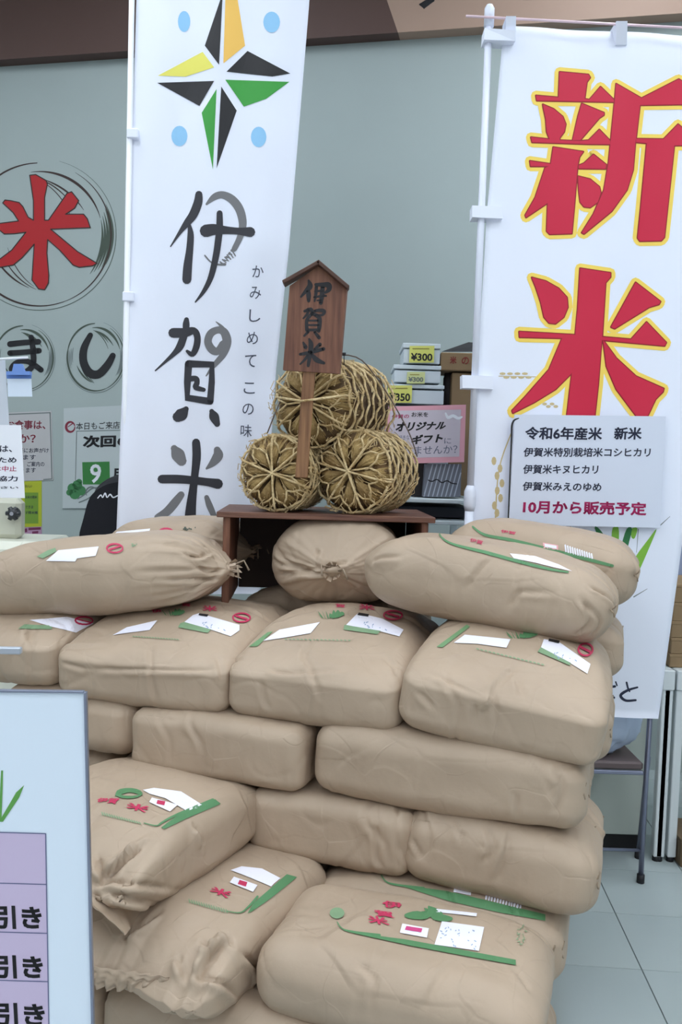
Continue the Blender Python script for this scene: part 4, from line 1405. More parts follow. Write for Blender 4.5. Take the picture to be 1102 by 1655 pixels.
bprint(b, 'green_frame_line', [brush2(e5([(425, 70, 1.5), (440, 90, 2), (470, 100, 3), (560, 112, 4)])), poly2(e5([(470, 98), (640, 122), (800, 160), (945, 195), (945, 215), (800, 188), (640, 152)]))], GREENINK)
bprint(b, 'small_red_label', [poly2(e5([(660, 96), (712, 105), (710, 135), (656, 124)]))], LABELP)
bprint(b, 'label_stamp', [poly2(e5([(665, 103), (705, 110), (704, 124), (663, 116)]))], MAGENTA, .0034)
bprint(b, 'barcode', [brush2(e5([(760 + i * 9, 135 + i * 2.4, 3), (758 + i * 9, 146 + i * 2.4, 3)]), smooth=False) for i in range(13)], LABELP)
d5 = crop(140, 1240, 2.755)
b = BAG['D1']
bprint(b, 'green_band', [poly2(d5([(330, 272), (400, 220), (570, 145), (595, 165), (440, 232), (345, 278)])), brush2(d5([(255, 252, 2), (310, 264, 2.5), (335, 250, 4), (400, 215, 5), (560, 148, 6)]))], GREENINK)
bprint(b, 'white_label', [poly2(d5([(250, 105), (300, 96), (420, 112), (512, 170), (490, 185), (445, 198), (350, 142), (280, 122)]))], LABELP)
bprint(b, 'small_red_label', [poly2(d5([(290, 140), (405, 172), (370, 202), (278, 160)]))], LABELP, .003)
bprint(b, 'label_stamp', [poly2(d5([(315, 152), (350, 158), (345, 176), (310, 168)]))], PINKINK, .0036)
bprint(b, 'red_title', [text2('伊賀', d5([(50, 140), (150, 142), (130, 168), (42, 158)]), .03), text2('米', d5([(180, 158), (290, 180), (260, 208), (175, 185)]), .03)], PINKINK)
bprint(b, 'green_plant', [brush2(d5(arc(190, 120, 55, 18, 0, 355, 3, 7)), smooth=False), brush2(d5([(130, 130, 4), (190, 110, 6), (245, 125, 4)]))], GREENINK)
bprint(b, 'small_caption', [brush2(d5([(68 + i * 11, 203 + i * 3, 2), (74 + i * 11, 216 + i * 2.6, 3)]), smooth=False) for i in range(16)], SOFTGREEN)
b = BAG['E1']
bprint(b, 'green_band', [poly2(d5([(715, 655), (740, 610), (890, 480), (935, 492), (820, 585), (735, 645)])), brush2(d5([(625, 645, 2), (680, 652, 2.5), (715, 630, 4), (760, 580, 5)]))], GREENINK)
bprint(b, 'white_label', [poly2(d5([(640, 462), (690, 445), (780, 455), (862, 498), (835, 520), (820, 535), (720, 492)]))], LABELP)
bprint(b, 'small_red_label', [poly2(d5([(655, 492), (760, 530), (740, 560), (636, 518)]))], LABELP, .003)
bprint(b, 'label_stamp', [poly2(d5([(680, 508), (715, 518), (708, 538), (672, 526)]))], PINKINK, .0036)
bprint(b, 'red_title', [text2('米', d5([(560, 532), (655, 562), (625, 590), (545, 555)]), .03)], PINKINK)
bprint(b, 'small_caption', [brush2(d5([(455 + i * 11, 592 + i * 3, 2), (460 + i * 11, 606 + i * 3, 3)]), smooth=False) for i in range(16)], SOFTGREEN)


# folded flaps on the two front-left bags
def flap(binfo, pts, name='folded_flap', folds=6, amp=.008, seed=1, fan=None):
    """pts: TL, TR, tip(s) in world; a folded paper sheet with pleats fanning out from fan"""
    A_, B_, C_, D_ = [Vector(p) for p in pts]
    nu, nv = 36, 18
    n = (B_ - A_).cross(D_ - A_).normalized()
    if n.dot(CAMP - A_) < 0:
        n = -n
    vs, fs = [], []
    for lay_ in (0, 1):
        for j in range(nv + 1):
            v = j / nv
            for i in range(nu + 1):
                u = i / nu
                p = A_.lerp(B_, u).lerp(D_.lerp(C_, u), v)
                w = amp * (.3 + v) * (1 - 2 * abs(((u * folds + .3 * math.sin(v * 3 + seed)) % 1) - .5) * 2) + .004 * noise.noise(Vector((u * 9, v * 6, seed)))
                w += .010 * math.sin(math.pi * min(u * 1.1, 1)) * math.sin(math.pi * v * .8)
                vs.append(p + n * (w - lay_ * .0012))
    k = (nu + 1) * (nv + 1)
    for j in range(nv):
        for i in range(nu):
            q = j * (nu + 1) + i
            fs += [(q, q + nu + 1, q + nu + 2, q + 1), (k + q, k + q + 1, k + q + nu + 2, k + q + nu + 1)]
    for j in range(nv):
        for i in (0, nu):
            q = j * (nu + 1) + i
            fs.append((q, q + nu + 1, k + q + nu + 1, k + q))
    for i in range(nu):
        for j in (0, nv):
            q = j * (nu + 1) + i
            fs.append((q, q + 1, k + q + 1, k + q))
    return link_mesh(name, vs, fs, KRAFT, binfo['root'], smooth=True)


def onbag(b, x, y, off=.004):
    bv = bvh_of(b['body'])
    for k in range(60):
        h, n, _, _ = bv.ray_cast(CAMP, ray(x + k * 1.0 * (1 if x < 200 else 0), y - k).normalized())
        if h is not None:
            break
    return h + n * (off if n.dot(CAMP - h) > 0 else -off) if h is not None else None


def first(*c):
    for v in c:
        if v is not None:
            return v


def flapq(key, a, b, c, d, dc, dd, off=.004, **k):
    B_ = BAG[key]
    p0, p1 = onbag(B_, *a, off), onbag(B_, *b, off)
    p2, p3 = at(*c, p1.y - dc), at(*d, p0.y - dd)
    return flap(B_, [p0, p1, p2, p3], **k)


flapq('D1', (120, 1432), (345, 1418), (222, 1514), (200, 1508), .06, .07, folds=3, seed=2, amp=.006, off=.02)
flapq('E1', (240, 1575), (425, 1545), (405, 1622), (338, 1662), .0, -.03, folds=5, seed=3, amp=.009)
flapq('E1', (130, 1560), (275, 1580), (268, 1600), (140, 1594), .0, .0, name='torn_edge', folds=7, seed=5, amp=.008)

# ------------------------------------------------------------------ wooden stand
def stand():
    fl_, fr_, = at(350, 829, 2.63), at(704, 834, 2.66)
    ztop = (fl_.z + fr_.z) / 2
    fl_.z = fr_.z = ztop
    ax = (fr_ - fl_)
    wd = ax.length
    ax.normalize()
    ay = ZZ.cross(ax)
    dp = .43
    base = fl_ + ax * wd / 2 + ay * dp / 2
    t = thing('wooden_stand', (base.x, base.y, ztop - .29), 'low dark wooden display stand carrying the three straw bales', 'stand')
    cen = Vector((base.x, base.y, ztop))
    MB().box(cen - ZZ * .009, ax * wd, ay * dp, ZZ * .018, .002).obj('top_board', WOODT, t)
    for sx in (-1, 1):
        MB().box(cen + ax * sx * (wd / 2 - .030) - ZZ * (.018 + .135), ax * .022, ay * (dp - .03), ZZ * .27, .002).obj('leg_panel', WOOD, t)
    MB().box(cen + ay * (dp / 2 - .02) - ZZ * .155, ax * (wd - .085), ay * .012, ZZ * .27, .002).obj('added_back_panel', mat('under_stand_shade', (58, 42, 36), .7, noise_amt=.3, scale=10), t)  # added panel; its dark colour stands in for shade under the stand
    return t, cen, ax, ay


ST, SCEN, SAX, SAY = stand()

# ------------------------------------------------------------------ straw bales
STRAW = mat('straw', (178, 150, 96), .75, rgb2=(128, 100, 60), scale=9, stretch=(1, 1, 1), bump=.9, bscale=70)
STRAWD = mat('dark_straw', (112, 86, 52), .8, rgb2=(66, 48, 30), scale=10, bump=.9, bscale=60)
ROPE = mat('straw_rope', (226, 202, 156), .7, rgb2=(192, 162, 112), scale=30, bump=.8, bscale=160)
CORDM = mat('thin_dark_cord', (92, 76, 66), .7)


def bale(label, c0, R0, Lb, axis, seed, ph=0):
    """c0: centre of the near end face; axis: unit vector from near to far end"""
    rng = random.Random(seed)
    ax = Vector(axis).normalized()
    ex = ax.cross(ZZ).normalized()
    if ex.x < 0:
        ex = -ex
    ez = ex.cross(ax)
    if ez.z < 0:
        ez = -ez
    cm = c0 + ax * Lb / 2
    t = thing('straw_bale', cm - ZZ * R0, label, 'straw bale', 'decorative straw bales')

    def pt(a_, r, x):
        return c0 + ax * x + (ex * math.cos(a_) + ez * math.sin(a_)) * r
    # body
    prof = [(.022, .0), (.012, .25), (.004, .5), (.002, .72), (.012, .9), (.035, 1.0), (.08, 1.03), (Lb * .5, 1.05), (Lb - .08, 1.03), (Lb - .035, 1.0), (Lb - .012, .9), (Lb - .002, .6), (Lb + .008, .25), (Lb + .01, 0)]
    pr = smoothpts(prof, 4)
    n = 96
    mb = MB()
    vs, fs = [], []
    for i, (x, r) in enumerate(pr):
        for j in range(n):
            a_ = 2 * math.pi * j / n
            rr = max(r, .0) * R0 * .93 * (1 + .03 * noise.noise(Vector((math.cos(a_) * 3, math.sin(a_) * 3, x * 20 + seed))) + .025 * math.sin(a_ * 23 + 2 * math.sin(x * 40)))
            vs.append(pt(a_, rr, x))
    for i in range(len(pr) - 1):
        for j in range(n):
            fs.append((i * n + j, i * n + (j + 1) % n, (i + 1) * n + (j + 1) % n, (i + 1) * n + j))
    mb.add(vs, fs)
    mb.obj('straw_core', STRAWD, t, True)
    # radial bundles on the near end: each a fan of straws
    NB = 9
    for k in range(NB):
        a0 = 2 * math.pi * k / NB + ph
        mb = MB()
        for q in range(13):
            da = (q - 6) / 6 * (math.pi / NB) * .86
            lift = .010 * math.cos(da * NB / 2)
            pts = []
            for w in range(6):
                v = w / 5
                r = R0 * (.10 + .86 * v)
                xx = .014 - .026 * math.sin(math.pi * min(v * .95 + .05, 1)) - lift * math.sin(math.pi * v) + (.02 * v ** 3)
                pts.append(pt(a0 + da * (.35 + .65 * v) + .02 * rng.uniform(-1, 1), r, xx + rng.uniform(-.0015, .0015)))
            mb.tube(pts, [.0022, .0030, .0036, .0038, .0036, .0030], 5)
        mb.obj('straw_bundle', STRAW, t, True)
    # rope on the near end: spokes, inner star and scalloped rim
    for k in range(NB):
        a0 = 2 * math.pi * (k + .5) / NB + ph
        mb = MB()
        fork = R0 * rng.uniform(.50, .62)
        if k % 2 == 0:
            mb.tube([pt(a0 + .3, .008, -.020), pt(a0, fork * .5, -.020), pt(a0, fork, -.018)], .0032, 7)
        dA = math.pi / NB * .95
        for sgn in (-1, 1):
            mb.tube([pt(a0, fork, -.018), pt(a0 + sgn * dA * .5, R0 * .74, -.018), pt(a0 + sgn * dA, R0 * .84, -.012)], .003, 7)
        mb.tube([pt(a0 + dA, R0 * .84, -.012), pt(a0 + dA, R0 * 1.0, .012), pt(a0 + dA, R0 * 1.03, .03)], .003, 7)
        mb.obj('net_rope', ROPE, t, True)
    mb = MB()
    for k in range(3):
        a0 = ph + .4 + k * 2 * math.pi / 6 + rng.uniform(-.15, .15)
        pts = [pt(a0, R0 * 1.02, .012), pt(a0, R0 * .9, -.014), pt(a0, R0 * .45, -.024), pt(a0, 0.004, -.026)]
        a1 = a0 + math.pi
        pts += [pt(a1, R0 * .45, -.024), pt(a1, R0 * .9, -.014), pt(a1, R0 * 1.02, .012)]
        mb.tube(smoothpts([tuple(p) for p in pts], 3), .0036, 8)
    mb.obj('cross_rope', ROPE, t, True)
    # scalloped rings around the barrel
    nr = 9
    for k in range(nr):
        x = .012 + (Lb - .03) * k / (nr - 1)
        mb = MB()
        pts = []
        for j in range(49):
            a_ = 2 * math.pi * j / 48
            z_ = (.006 * (1 if (j // 2 + k) % 2 else -1)) + rng.uniform(-.002, .002)
            pts.append(pt(a_, R0 * (1.02 if k else .99) + .002 * rng.uniform(-1, 1), x + z_))
        mb.tube(pts, .0042, 6, cap=False)
        mb.obj('rope_ring', ROPE, t, True)
    # loose straws poking out
    mb = MB()
    for i in range(260):
        a_ = rng.uniform(0, 2 * math.pi)
        if i % 3:
            x = rng.uniform(0, Lb)
            r0 = R0 * 1.0
            p0 = pt(a_, r0, x)
            p1 = pt(a_ + rng.uniform(-.15, .15), r0 + rng.uniform(.004, .012), x + rng.uniform(-.02, .02))
            p2 = pt(a_ + rng.uniform(-.3, .3), r0 + rng.uniform(.0, .014), x + rng.uniform(-.035, .035))
        else:
            r0 = R0 * rng.uniform(.2, 1)
            p0 = pt(a_, r0, -.004)
            p1 = pt(a_ + rng.uniform(-.1, .1), r0 + .01, -.014 - rng.uniform(0, .006))
            p2 = pt(a_ + rng.uniform(-.15, .15), min(r0 + .03, R0), -.012)
        mb.tube([p0, p1, p2], .0013, 4, cap=False)
    tag(mb.obj('loose_straw', ROPE, t), kind='stuff')
    return t


bax = Vector((math.sin(math.radians(25)), math.cos(math.radians(25)), 0))
def bale_at(px, py, Y):
    return at(px, py, Y)
cL = at(444, 764, 2.67)
cR = at(567, 766, 2.68)
cT = at(500, 650, 2.72)
R1, R2, R3 = .116, .128, .144
cL.z = SCEN.z + R1 * 1.04
cR.z = SCEN.z + R2 * 1.04
bale('lower left straw bale on the wooden stand, end wrapped in rope net', cL, R1, .25, Vector((.25, 1, 0)), 1, .2)
bale('lower right straw bale on the wooden stand, showing its roped side', cR, R2, .28, Vector((.42, 1, 0)), 2, .55)
bale('top straw bale resting across the two lower ones behind the sign', cT, R3, .30, Vector((.62, 1, 0)), 3, .1)
# thin cord over the top bale tying the pile
cd = MB()
cd.tube(smoothpts([tuple(at(x, y, d + .42)) for x, y, d in ((432, 700, 2.3), (448, 660, 2.33), (470, 615, 2.36), (520, 578, 2.38), (575, 577, 2.40), (608, 610, 2.40), (640, 660, 2.38), (662, 702, 2.32), (674, 738, 2.32))], 4), .0022, 6)
tag(cd.obj('tie_cord', CORDM, smooth=True), 'thin dark cord running over the top bale and down its right side', 'cord')

# ------------------------------------------------------------------ wooden roofed sign
DS = 2.57
def sp(x, y, dd=0):
    return at(x, y, DS + dd)
t = thing('wooden_sign', sp(487, 772), 'roofed brown wooden signboard on a post with black brush characters', 'sign')
board = [sp(468, 462), sp(514, 430), sp(560, 466), sp(548, 604), sp(457, 598)]
bk = Vector((0.004, .018, 0))
mb = MB()
mb.add(board + [p + bk for p in board], [(0, 4, 3, 2, 1), (5, 6, 7, 8, 9), (0, 1, 6, 5), (1, 2, 7, 6), (2, 3, 8, 7), (3, 4, 9, 8), (4, 0, 5, 9)])
bo = mb.obj('sign_board', WOOD, t)
for a_, b1 in (((458, 459), (516, 426)), ((513, 425), (563, 467))):
    p0, p1 = at(*a_, DS + .004), at(*b1, DS + .004)
    ax_ = p1 - p0
    nrm = ax_.cross(Vector((0, 1, 0))).normalized()
    MB().box((p0 + p1) / 2, ax_, Vector((0, .056, 0)), nrm * .011, .0015).obj('roof_slat', mat('dark_wood', (84, 54, 42), .6, noise_amt=.3, scale=20), t)
pa, pb = sp(500, 596, .016), sp(487, 772, .016)
ax_ = pb - pa
MB().box((pa + pb) / 2, (.037, 0, 0), (0, .02, 0), ax_, .002).obj('post', WOODP, t)
sb = bvh_of(bo)
sc_ = crop(440, 410, 6.8875)
SI = [[(405, 300, 8), (420, 360, 22), (380, 410, 16), (320, 480, 7)], [(400, 420, 16), (405, 470, 18), (405, 525, 12)],
      [(485, 345, 12), (560, 345, 16), (625, 350, 22), (630, 400, 18), (590, 435, 8)], [(475, 420, 6), (560, 412, 10)], [(465, 485, 6), (560, 470, 9), (600, 470, 6)],
      [(560, 370, 16), (555, 450, 18), (540, 550, 14)], [(490, 370, 12), (485, 450, 12), (470, 530, 6)], [(500, 520, 5), (545, 520, 7)],
      [(360, 640, 10), (430, 620, 14), (440, 660, 12)], [(400, 620, 12), (390, 670, 10), (345, 720, 5)], [(470, 640, 10), (520, 630, 12), (575, 640, 15), (560, 680, 9), (480, 690, 7)],
      [(440, 670, 12), (385, 740, 12), (385, 850, 14)], [(450, 670, 12), (520, 710, 16), (525, 800, 16), (515, 860, 14)], [(400, 745, 6), (510, 745, 7)], [(395, 795, 6), (510, 795, 7)], [(390, 850, 10), (515, 848, 10)],
      [(400, 870, 10), (355, 915, 7)], [(470, 870, 9), (520, 935, 14)],
      [(410, 950, 7), (430, 1010, 19), (420, 1120, 16), (400, 1245, 12)], [(345, 990, 7), (370, 1040, 16)], [(530, 1010, 14), (470, 1065, 8)], [(310, 1120, 10), (420, 1100, 14), (570, 1060, 13)],
      [(400, 1130, 12), (360, 1180, 9), (310, 1230, 5)], [(440, 1120, 10), (490, 1180, 20), (575, 1218, 10)]]
lay('brush_lettering', sb, [brush2(sc_([(x, y, r * 1.35 + 2) for x, y, r in p])) for p in SI], BLACKP, t, .0008)
rp = MB()
rp.tube([at(446, 642, DS + .13), at(487, 648, DS - .004), at(505, 646, DS - .004), at(556, 639, DS + .06), at(572, 640, DS + .12)], .0036, 8)
tag(rp.obj('binding_rope', ROPE, smooth=True), 'pale straw rope tied across the sign post and top bale', 'rope')
pin = MB().tube([at(556, 575, DS + .12), at(556, 570, DS + .12)], [.005, .006], 10)
pin.tube([at(556, 590, DS + .13), at(556, 572, DS + .12)], .0015, 6)
tag(pin.obj('round_pin', BLACKP, smooth=True), 'tiny dark round-headed pin stuck in the top bale beside sign', 'pin')

# ------------------------------------------------------------------ price board at lower left
DB = 1.18
q = [at(-330, 1112, DB), at(136, 1118, DB), at(149, 1700, DB - .01), at(-325, 1700, DB - .01)]
t = thing('price_board', (at(-100, 1655, DB).x, DB, 0), 'white price board with lilac table at the lower left corner', 'sign')
pbo = MB().quadbox(q, (0, .004, 0)).obj('printed_panel', mat('board_white', (226, 238, 252), .35), t)
fr_ = MB()
fr_.box((q[1] + q[2]) / 2 + Vector((.002, 0, 0)), (.0035, 0, 0), (0, .008, 0), (q[2] - q[1]), .0005)
fr_.box((q[0] + q[1]) / 2, (q[1] - q[0]), (0, .008, 0), (0, 0, .003), .0005)
fr_.obj('metal_edge', mat('edge_grey', (140, 146, 166), .3, .6), t)
pcx = (q[2].x + q[3].x) / 2
MB().tube([(pcx, DB + .02, .03), (pcx, DB + .02, q[2].z + .25)], .012, 12).obj('post', STEEL, t, True)
MB().box((pcx, DB + .02, .015), (.3, 0, 0), (0, .3, 0), (0, 0, .03), .005).obj('base_plate', STEEL, t)
pv = bvh_of(pbo)
LIL = mat('lilac_print', (204, 188, 218), .45)
lay('lilac_table', pv, [poly2([(-300, 1335), (74, 1347), (80, 1700), (-300, 1700)])], LIL, t, .0006, 80)
lay('table_lines', pv, [ribbon2([(-300, 1336), (74, 1347), (80, 1700)], .8, False), ribbon2([(-300, 1418), (75, 1429)], .8, False), ribbon2([(-300, 1497), (76, 1508)], .8, False), ribbon2([(-300, 1575), (78, 1586)], .8, False)], mat('blue_grey_ink', (96, 100, 140), .5), t, .001, 80)
for x, y in ((67, 1464), (69, 1544), (72, 1621)):
    lay('price_lettering', pv, [text2('円引き', [(-52, y - 2), (x, y), (x + 2, y + 38), (-50, y + 36)], .035)], BLACKP, t, .001, 80)
g7 = crop(0, 1220, 3.805)
lay('leaf_print', pv, [poly2(g7(p)) for p in ([(8, 95), (20, 95), (18, 200), (10, 400), (-10, 410), (0, 250)], [(150, 185), (120, 260), (20, 410), (-5, 410), (60, 300), (100, 230)], [(-60, 140), (-40, 180), (0, 400), (-20, 405)])], mat('rice_leaf_print', (96, 160, 76), .5), t, .0008)

# small chrome rail of the second board stand just behind
cr = MB()
cr.box(at(-60, 1050, 1.5), at(35, 1049, 1.5) - at(-155, 1046, 1.5), (0, .012, 0), (0, 0, .012), .002)
r_t = thing('metal_rail', at(-60, 1050, 1.5), 'short chrome rail end poking in at the left frame edge', 'rail')
cr.obj('rail_bar', mat('brushed_rail', (190, 196, 206), .3, .4), r_t)
px0 = at(-110, 1050, 1.5)
MB().tube([(px0.x, px0.y, 0.02), px0], .009, 10).obj('rail_post', STEEL, r_t, True)
MB().box((px0.x, px0.y, .01), (.2, 0, 0), (0, .2, 0), (0, 0, .02), .003).obj('rail_foot', STEEL, r_t)

# ------------------------------------------------------------------ rice machine and notices at far left
DM = 3.35
CREAM = mat('cream_enamel', (226, 226, 212), .35)
def rbox(cx0, cy0, cx1, cy1, Y, depth, m, name, parent, bev=.012):
    a_, b1 = at(cx0, cy0, Y), at(cx1, cy1, Y)
    cen = Vector(((a_.x + b1.x) / 2, Y + depth / 2, (a_.z + b1.z) / 2))
    return MB().box(cen, (abs(b1.x - a_.x), 0, 0), (0, depth, 0), (0, 0, abs(a_.z - b1.z)), bev).obj(name, m, parent)
mb_ = at(30, 1200, DM)
t = thing('rice_mill', (mb_.x, DM + .2, 0), 'cream rice milling machine with black knob behind the left bags', 'machine')
a_ = at(-160, 868, DM)
rbox(-180, 870, 70, 1000, DM + .03, .4, CREAM, 'hopper_cover', t, .03)
rbox(14, 876, 86, 1000, DM, .2, CREAM, 'side_housing', t, .045)
rbox(-160, 800, 32, 872, DM + .15, .07, mat('column_beige', (196, 196, 180), .4), 'column', t, .02)
bz = at(0, 990, DM).z
MB().box((at(-60, 1000, DM).x, DM + .25, bz / 2), (.58, 0, 0), (0, .42, 0), (0, 0, bz), .02).obj('cabinet', CREAM, t)
kc = at(21, 830, DM + .12)
kb = MB()
kb.tube([kc + Vector((0, .03, 0)), kc, kc + Vector((0, -.012, 0))], [.022, .024, .014], 14)
for i in range(6):
    a_ = i * math.pi / 3
    kb.tube([kc, kc + Vector((math.cos(a_) * .028, 0, math.sin(a_) * .028))], .009, 8)
kb.obj('star_knob', mat('knob_black', (48, 50, 54), .4), t, True)
MB().tube([kc + Vector((0, -.012, 0)), kc + Vector((0, -.016, 0))], .008, 12).obj('knob_cap', STEEL, t)

hq = [at(-60, 686, 2.75), at(34, 687, 2.75), at(40, 805, 2.75), at(-55, 804, 2.75)]
t = sheet('white_notice', hq, 'white paper notice in front of the mill at the left edge', 'notice', PAPER, .002)
sf = surf_quad(hq)
lay('notice_text', sf, [rtext(s_, x0, y, x1, y + h_, 0, .02) for s_, x0, x1, y, h_ in (('お客様は、', -48, 20, 719, 12), ('しますため', -48, 27, 739, 9), ('をご協力', -40, 29, 769, 9), ('ください', -30, 30, 786, 4))], NAVY, t, L=40)
lay('magenta_text', sf, [rtext('使用は中止', -35, 753, 27, 762, 0, .01)], MAGENTA, t, L=40)
MB().tube([at(-10, 700, 2.76), Vector((at(-10, 700, 2.76).x, 2.76, .02))], .007, 8).obj('support_rod', STEEL, t, True)
MB().box((at(-10, 700, 2.76).x, 2.76, .01), (.2, 0, 0), (0, .2, 0), (0, 0, .02), .003).obj('rod_foot', STEEL, t)
hq = [at(-60, 578, 2.82), at(8, 580, 2.82), at(15, 690, 2.82), at(-55, 690, 2.82)]
t = sheet('upper_notice', hq, 'narrow pale sheet above the white paper notice at left edge', 'notice', mat('pale_sheet', (206, 212, 222), .6), .002)
hq = [at(11, 605, 2.79), at(50, 605, 2.79), at(52, 641, 2.79), at(13, 641, 2.79)]
t = sheet('clip_card', hq, 'small white card with blue top hanging by a clip at left', 'card', mat('card_white', (214, 226, 242), .5), .002)
sf = surf_quad(hq)
lay('blue_header', sf, [q4((10, 604), (51, 604), (51, 612), (11, 612))], mat('blue_header_ink', (96, 134, 206), .5), t)
BL = mat('clip_blue', (110, 146, 214), .35)
cb = MB()
cb.quadbox([at(22, 588, 2.775), at(34, 588, 2.775), at(40, 606, 2.775), at(18, 606, 2.775)], (0, .02, 0))
cb.quadbox([at(10, 600, 2.775), at(48, 600, 2.775), at(48, 606, 2.775), at(10, 606, 2.775)], (0, .02, 0))
cb.obj('clip', BL, t)
MB().tube([at(-30, 582, 2.80), at(45, 578, 2.80)], .004, 8).obj('hanging_rod', WHITE, t, True)

# black cloth cover
t = thing('black_cover', (at(165, 880, 3.5).x, 3.6, at(165, 880, 3.5).z), 'black cloth cover with a wavy white script, left of the banner', 'cover')
prof = [(131, 872), (131, 860), (137, 838), (143, 815), (150, 800), (163, 789), (178, 782), (200, 778), (225, 778)]
mb = MB()
vs, fs = [], []
prof = smoothpts(prof, 3)
nd = 8
for x, y in prof:
    pp = at(x, y, 3.5)
    for j in range(nd + 1):
        v = j / nd
        vs.append(Vector((pp.x + .012 * math.sin(v * 9) * .6, 3.48 + .22 * v, pp.z + .03 * math.sin(math.pi * v))))
for i in range(len(prof) - 1):
    for j in range(nd):
        k = i * (nd + 1) + j
        fs.append((k, k + 1, k + nd + 2, k + nd + 1))
zb_ = at(131, 873, 3.5).z
k0 = len(vs)
for x, y in prof:
    pp = at(x, y, 3.5)
    vs.append(Vector((pp.x, 3.48, zb_)))
for i in range(len(prof) - 1):
    fs.append((i * (nd + 1), (i + 1) * (nd + 1), k0 + i + 1, k0 + i))
mb.add(vs, fs)
mb.obj('cloth', mat('black_cloth', (22, 22, 30), .9, bump=.3, bscale=20), t)
rbox(131, 872, 230, 884, 3.47, .26, mat('grey_shelf', (150, 156, 160), .5), 'tray', t, .004)
MB().tube([(at(200, 880, 3.6).x, 3.6, .0), (at(200, 880, 3.6).x, 3.6, zb_ - .02)], .02, 10).obj('tray_leg', STEEL, t, True)
pv2 = BVHTree.FromPolygons([at(120, 770, 3.478), at(240, 770, 3.478), at(240, 880, 3.478), at(120, 880, 3.478)], [(0, 1, 2, 3)])
lay('white_script', pv2, [brush2([(158, 805, .8), (163, 800, 1), (166, 804, .8), (170, 797, 1.2), (173, 804, .8), (178, 799, 1.2), (183, 804, 1), (190, 801, 1)])], PAPER, t)

# ------------------------------------------------------------------ gift shelf behind the bales
DG = 3.25
t = thing('display_shelf', (at(680, 1100, DG).x, DG + .15, 0), 'white display shelf behind the bales holding boxes', 'shelf')
SHW = mat('shelf_white', (206, 216, 220), .45)
rbox(600, 803, 765, 815, DG, .5, SHW, 'shelf_board', t, .003)
rbox(600, 838, 765, 850, DG, .5, SHW, 'lower_board', t, .003)
rbox(606, 816, 760, 838, DG + .1, .38, mat('gap_shade', (44, 46, 54), .7), 'shade_block', t, .003)  # dark block stands in for the shade in the gap between the boards
zb_ = at(680, 850, DG).z
for x in (604, 760):
    p_ = at(x, 820, DG)
    for dy in (.02, .46):
        MB().box((p_.x, DG + dy, p_.z / 2 - .01), (.03, 0, 0), (0, .03, 0), (0, 0, p_.z), .002).obj('leg', SHW, t)
# inner riser of dark carton that carries the boxes
t = thing('dark_carton', at(700, 803, DG + .2), 'dark carton standing on the shelf behind the pink sign', 'box')
rbox(668, 700, 690, 803, DG + .12, .2, DARKBOX, 'carton_body', t, .003)
rbox(667, 752, 671, 803, DG + .11, .2, BLACKP, 'carton_edge', t, .001)
t = thing('striped_bag', at(715, 803, DG + .1), 'grey striped gift bag on the shelf under the pink sign', 'bag')
sq = [(688, 750), (746, 750), (744, 803), (684, 803)]
bb = MB().quadbox([at(x, y, DG + .05) for x, y in sq], (0, .12, 0)).obj('bag_body', mat('grey_bag', (112, 116, 128), .6), t)
bs = bvh_of(bb)
lay('white_stripes', bs, [brush2([(690 + i * 7 + 9, 751, 1.0), (686 + i * 7 - 1, 802, 1.0)], smooth=False) for i in range(8)], mat('pale_stripe', (176, 182, 196), .6), t, .001)
lay('dark_wave', bs, [brush2([(692, 776, .9), (698, 778, 1), (706, 775, .9), (714, 780, 1), (722, 777, .9), (730, 781, 1), (738, 782, .8)])], BLACKP, t, .0014)
t = thing('shelf_riser', at(675, 803, DG + .25), 'plain white riser block on the shelf, under the white boxes', 'riser')
rbox(618, 655, 722, 803, DG + .2, .28, SHW, 'riser_block', t, .004)


def giftbox(x0, y0, x1, y1, lid, label, Y=DG + .2):
    t = thing('gift_box', at((x0 + x1) / 2, y1, Y), label, 'box', 'white lidded gift boxes')
    bm_ = mat('box_white', (206, 216, 224), .5)
    rbox(x0 + 1.5, y0 + lid, x1 - 1.5, y1, Y, .22, bm_, 'box_base', t, .002)
    rbox(x0, y0, x1, y0 + lid, Y - .003, .226, bm_, 'lid', t, .002)
    return t


giftbox(622, 620, 718, 654, 9, 'bottom white gift box, widest of the three stacked ones')
giftbox(636, 589, 713, 619.5, 9, 'middle white gift box with the faint small tag')
giftbox(651, 554, 712, 588.5, 10, 'top white gift box carrying the 300 yen tag')


def ptag(x0, y0, x1, y1, txt, label, sl=.02, faint=False, Y=DG + .185):
    cs = [at(x0, y0, Y), at(x1, y0, Y), at(x1 - 1, y1, Y), at(x0 - 1, y1, Y)]
    t = sheet('price_tag', cs, label, 'price tag', PRICEY if not faint else mat('pale_tag', (206, 212, 150), .6), .002)
    t['group'] = 'yellow price tags'
    sf = surf_quad(cs)
    m_ = BLACKP if not faint else LIGHTW
    lay('price', sf, [rtext(txt, x0 + 2, y0 + (y1 - y0) * .42, x1 - 3, y1 - 3, .02, .03)], m_, t, L=30)
    lay('caption', sf, [brush2([(x0 + 5 + i * 3, y0 + 4.5, .8), (x0 + 7 + i * 3, y0 + 4.8, .8)], smooth=False) for i in range(int((x1 - x0 - 12) / 3))], mat('olive_ink', (150, 140, 60), .6), t)


ptag(662, 559, 702, 586, '¥300', 'yellow tag reading 300 yen on the top white box')
ptag(658, 601, 687, 620, '¥300', 'faint yellow tag on the middle white box', faint=True)
ptag(627, 623, 666, 651, '¥350', 'yellow tag reading 350 yen on the bottom white box')

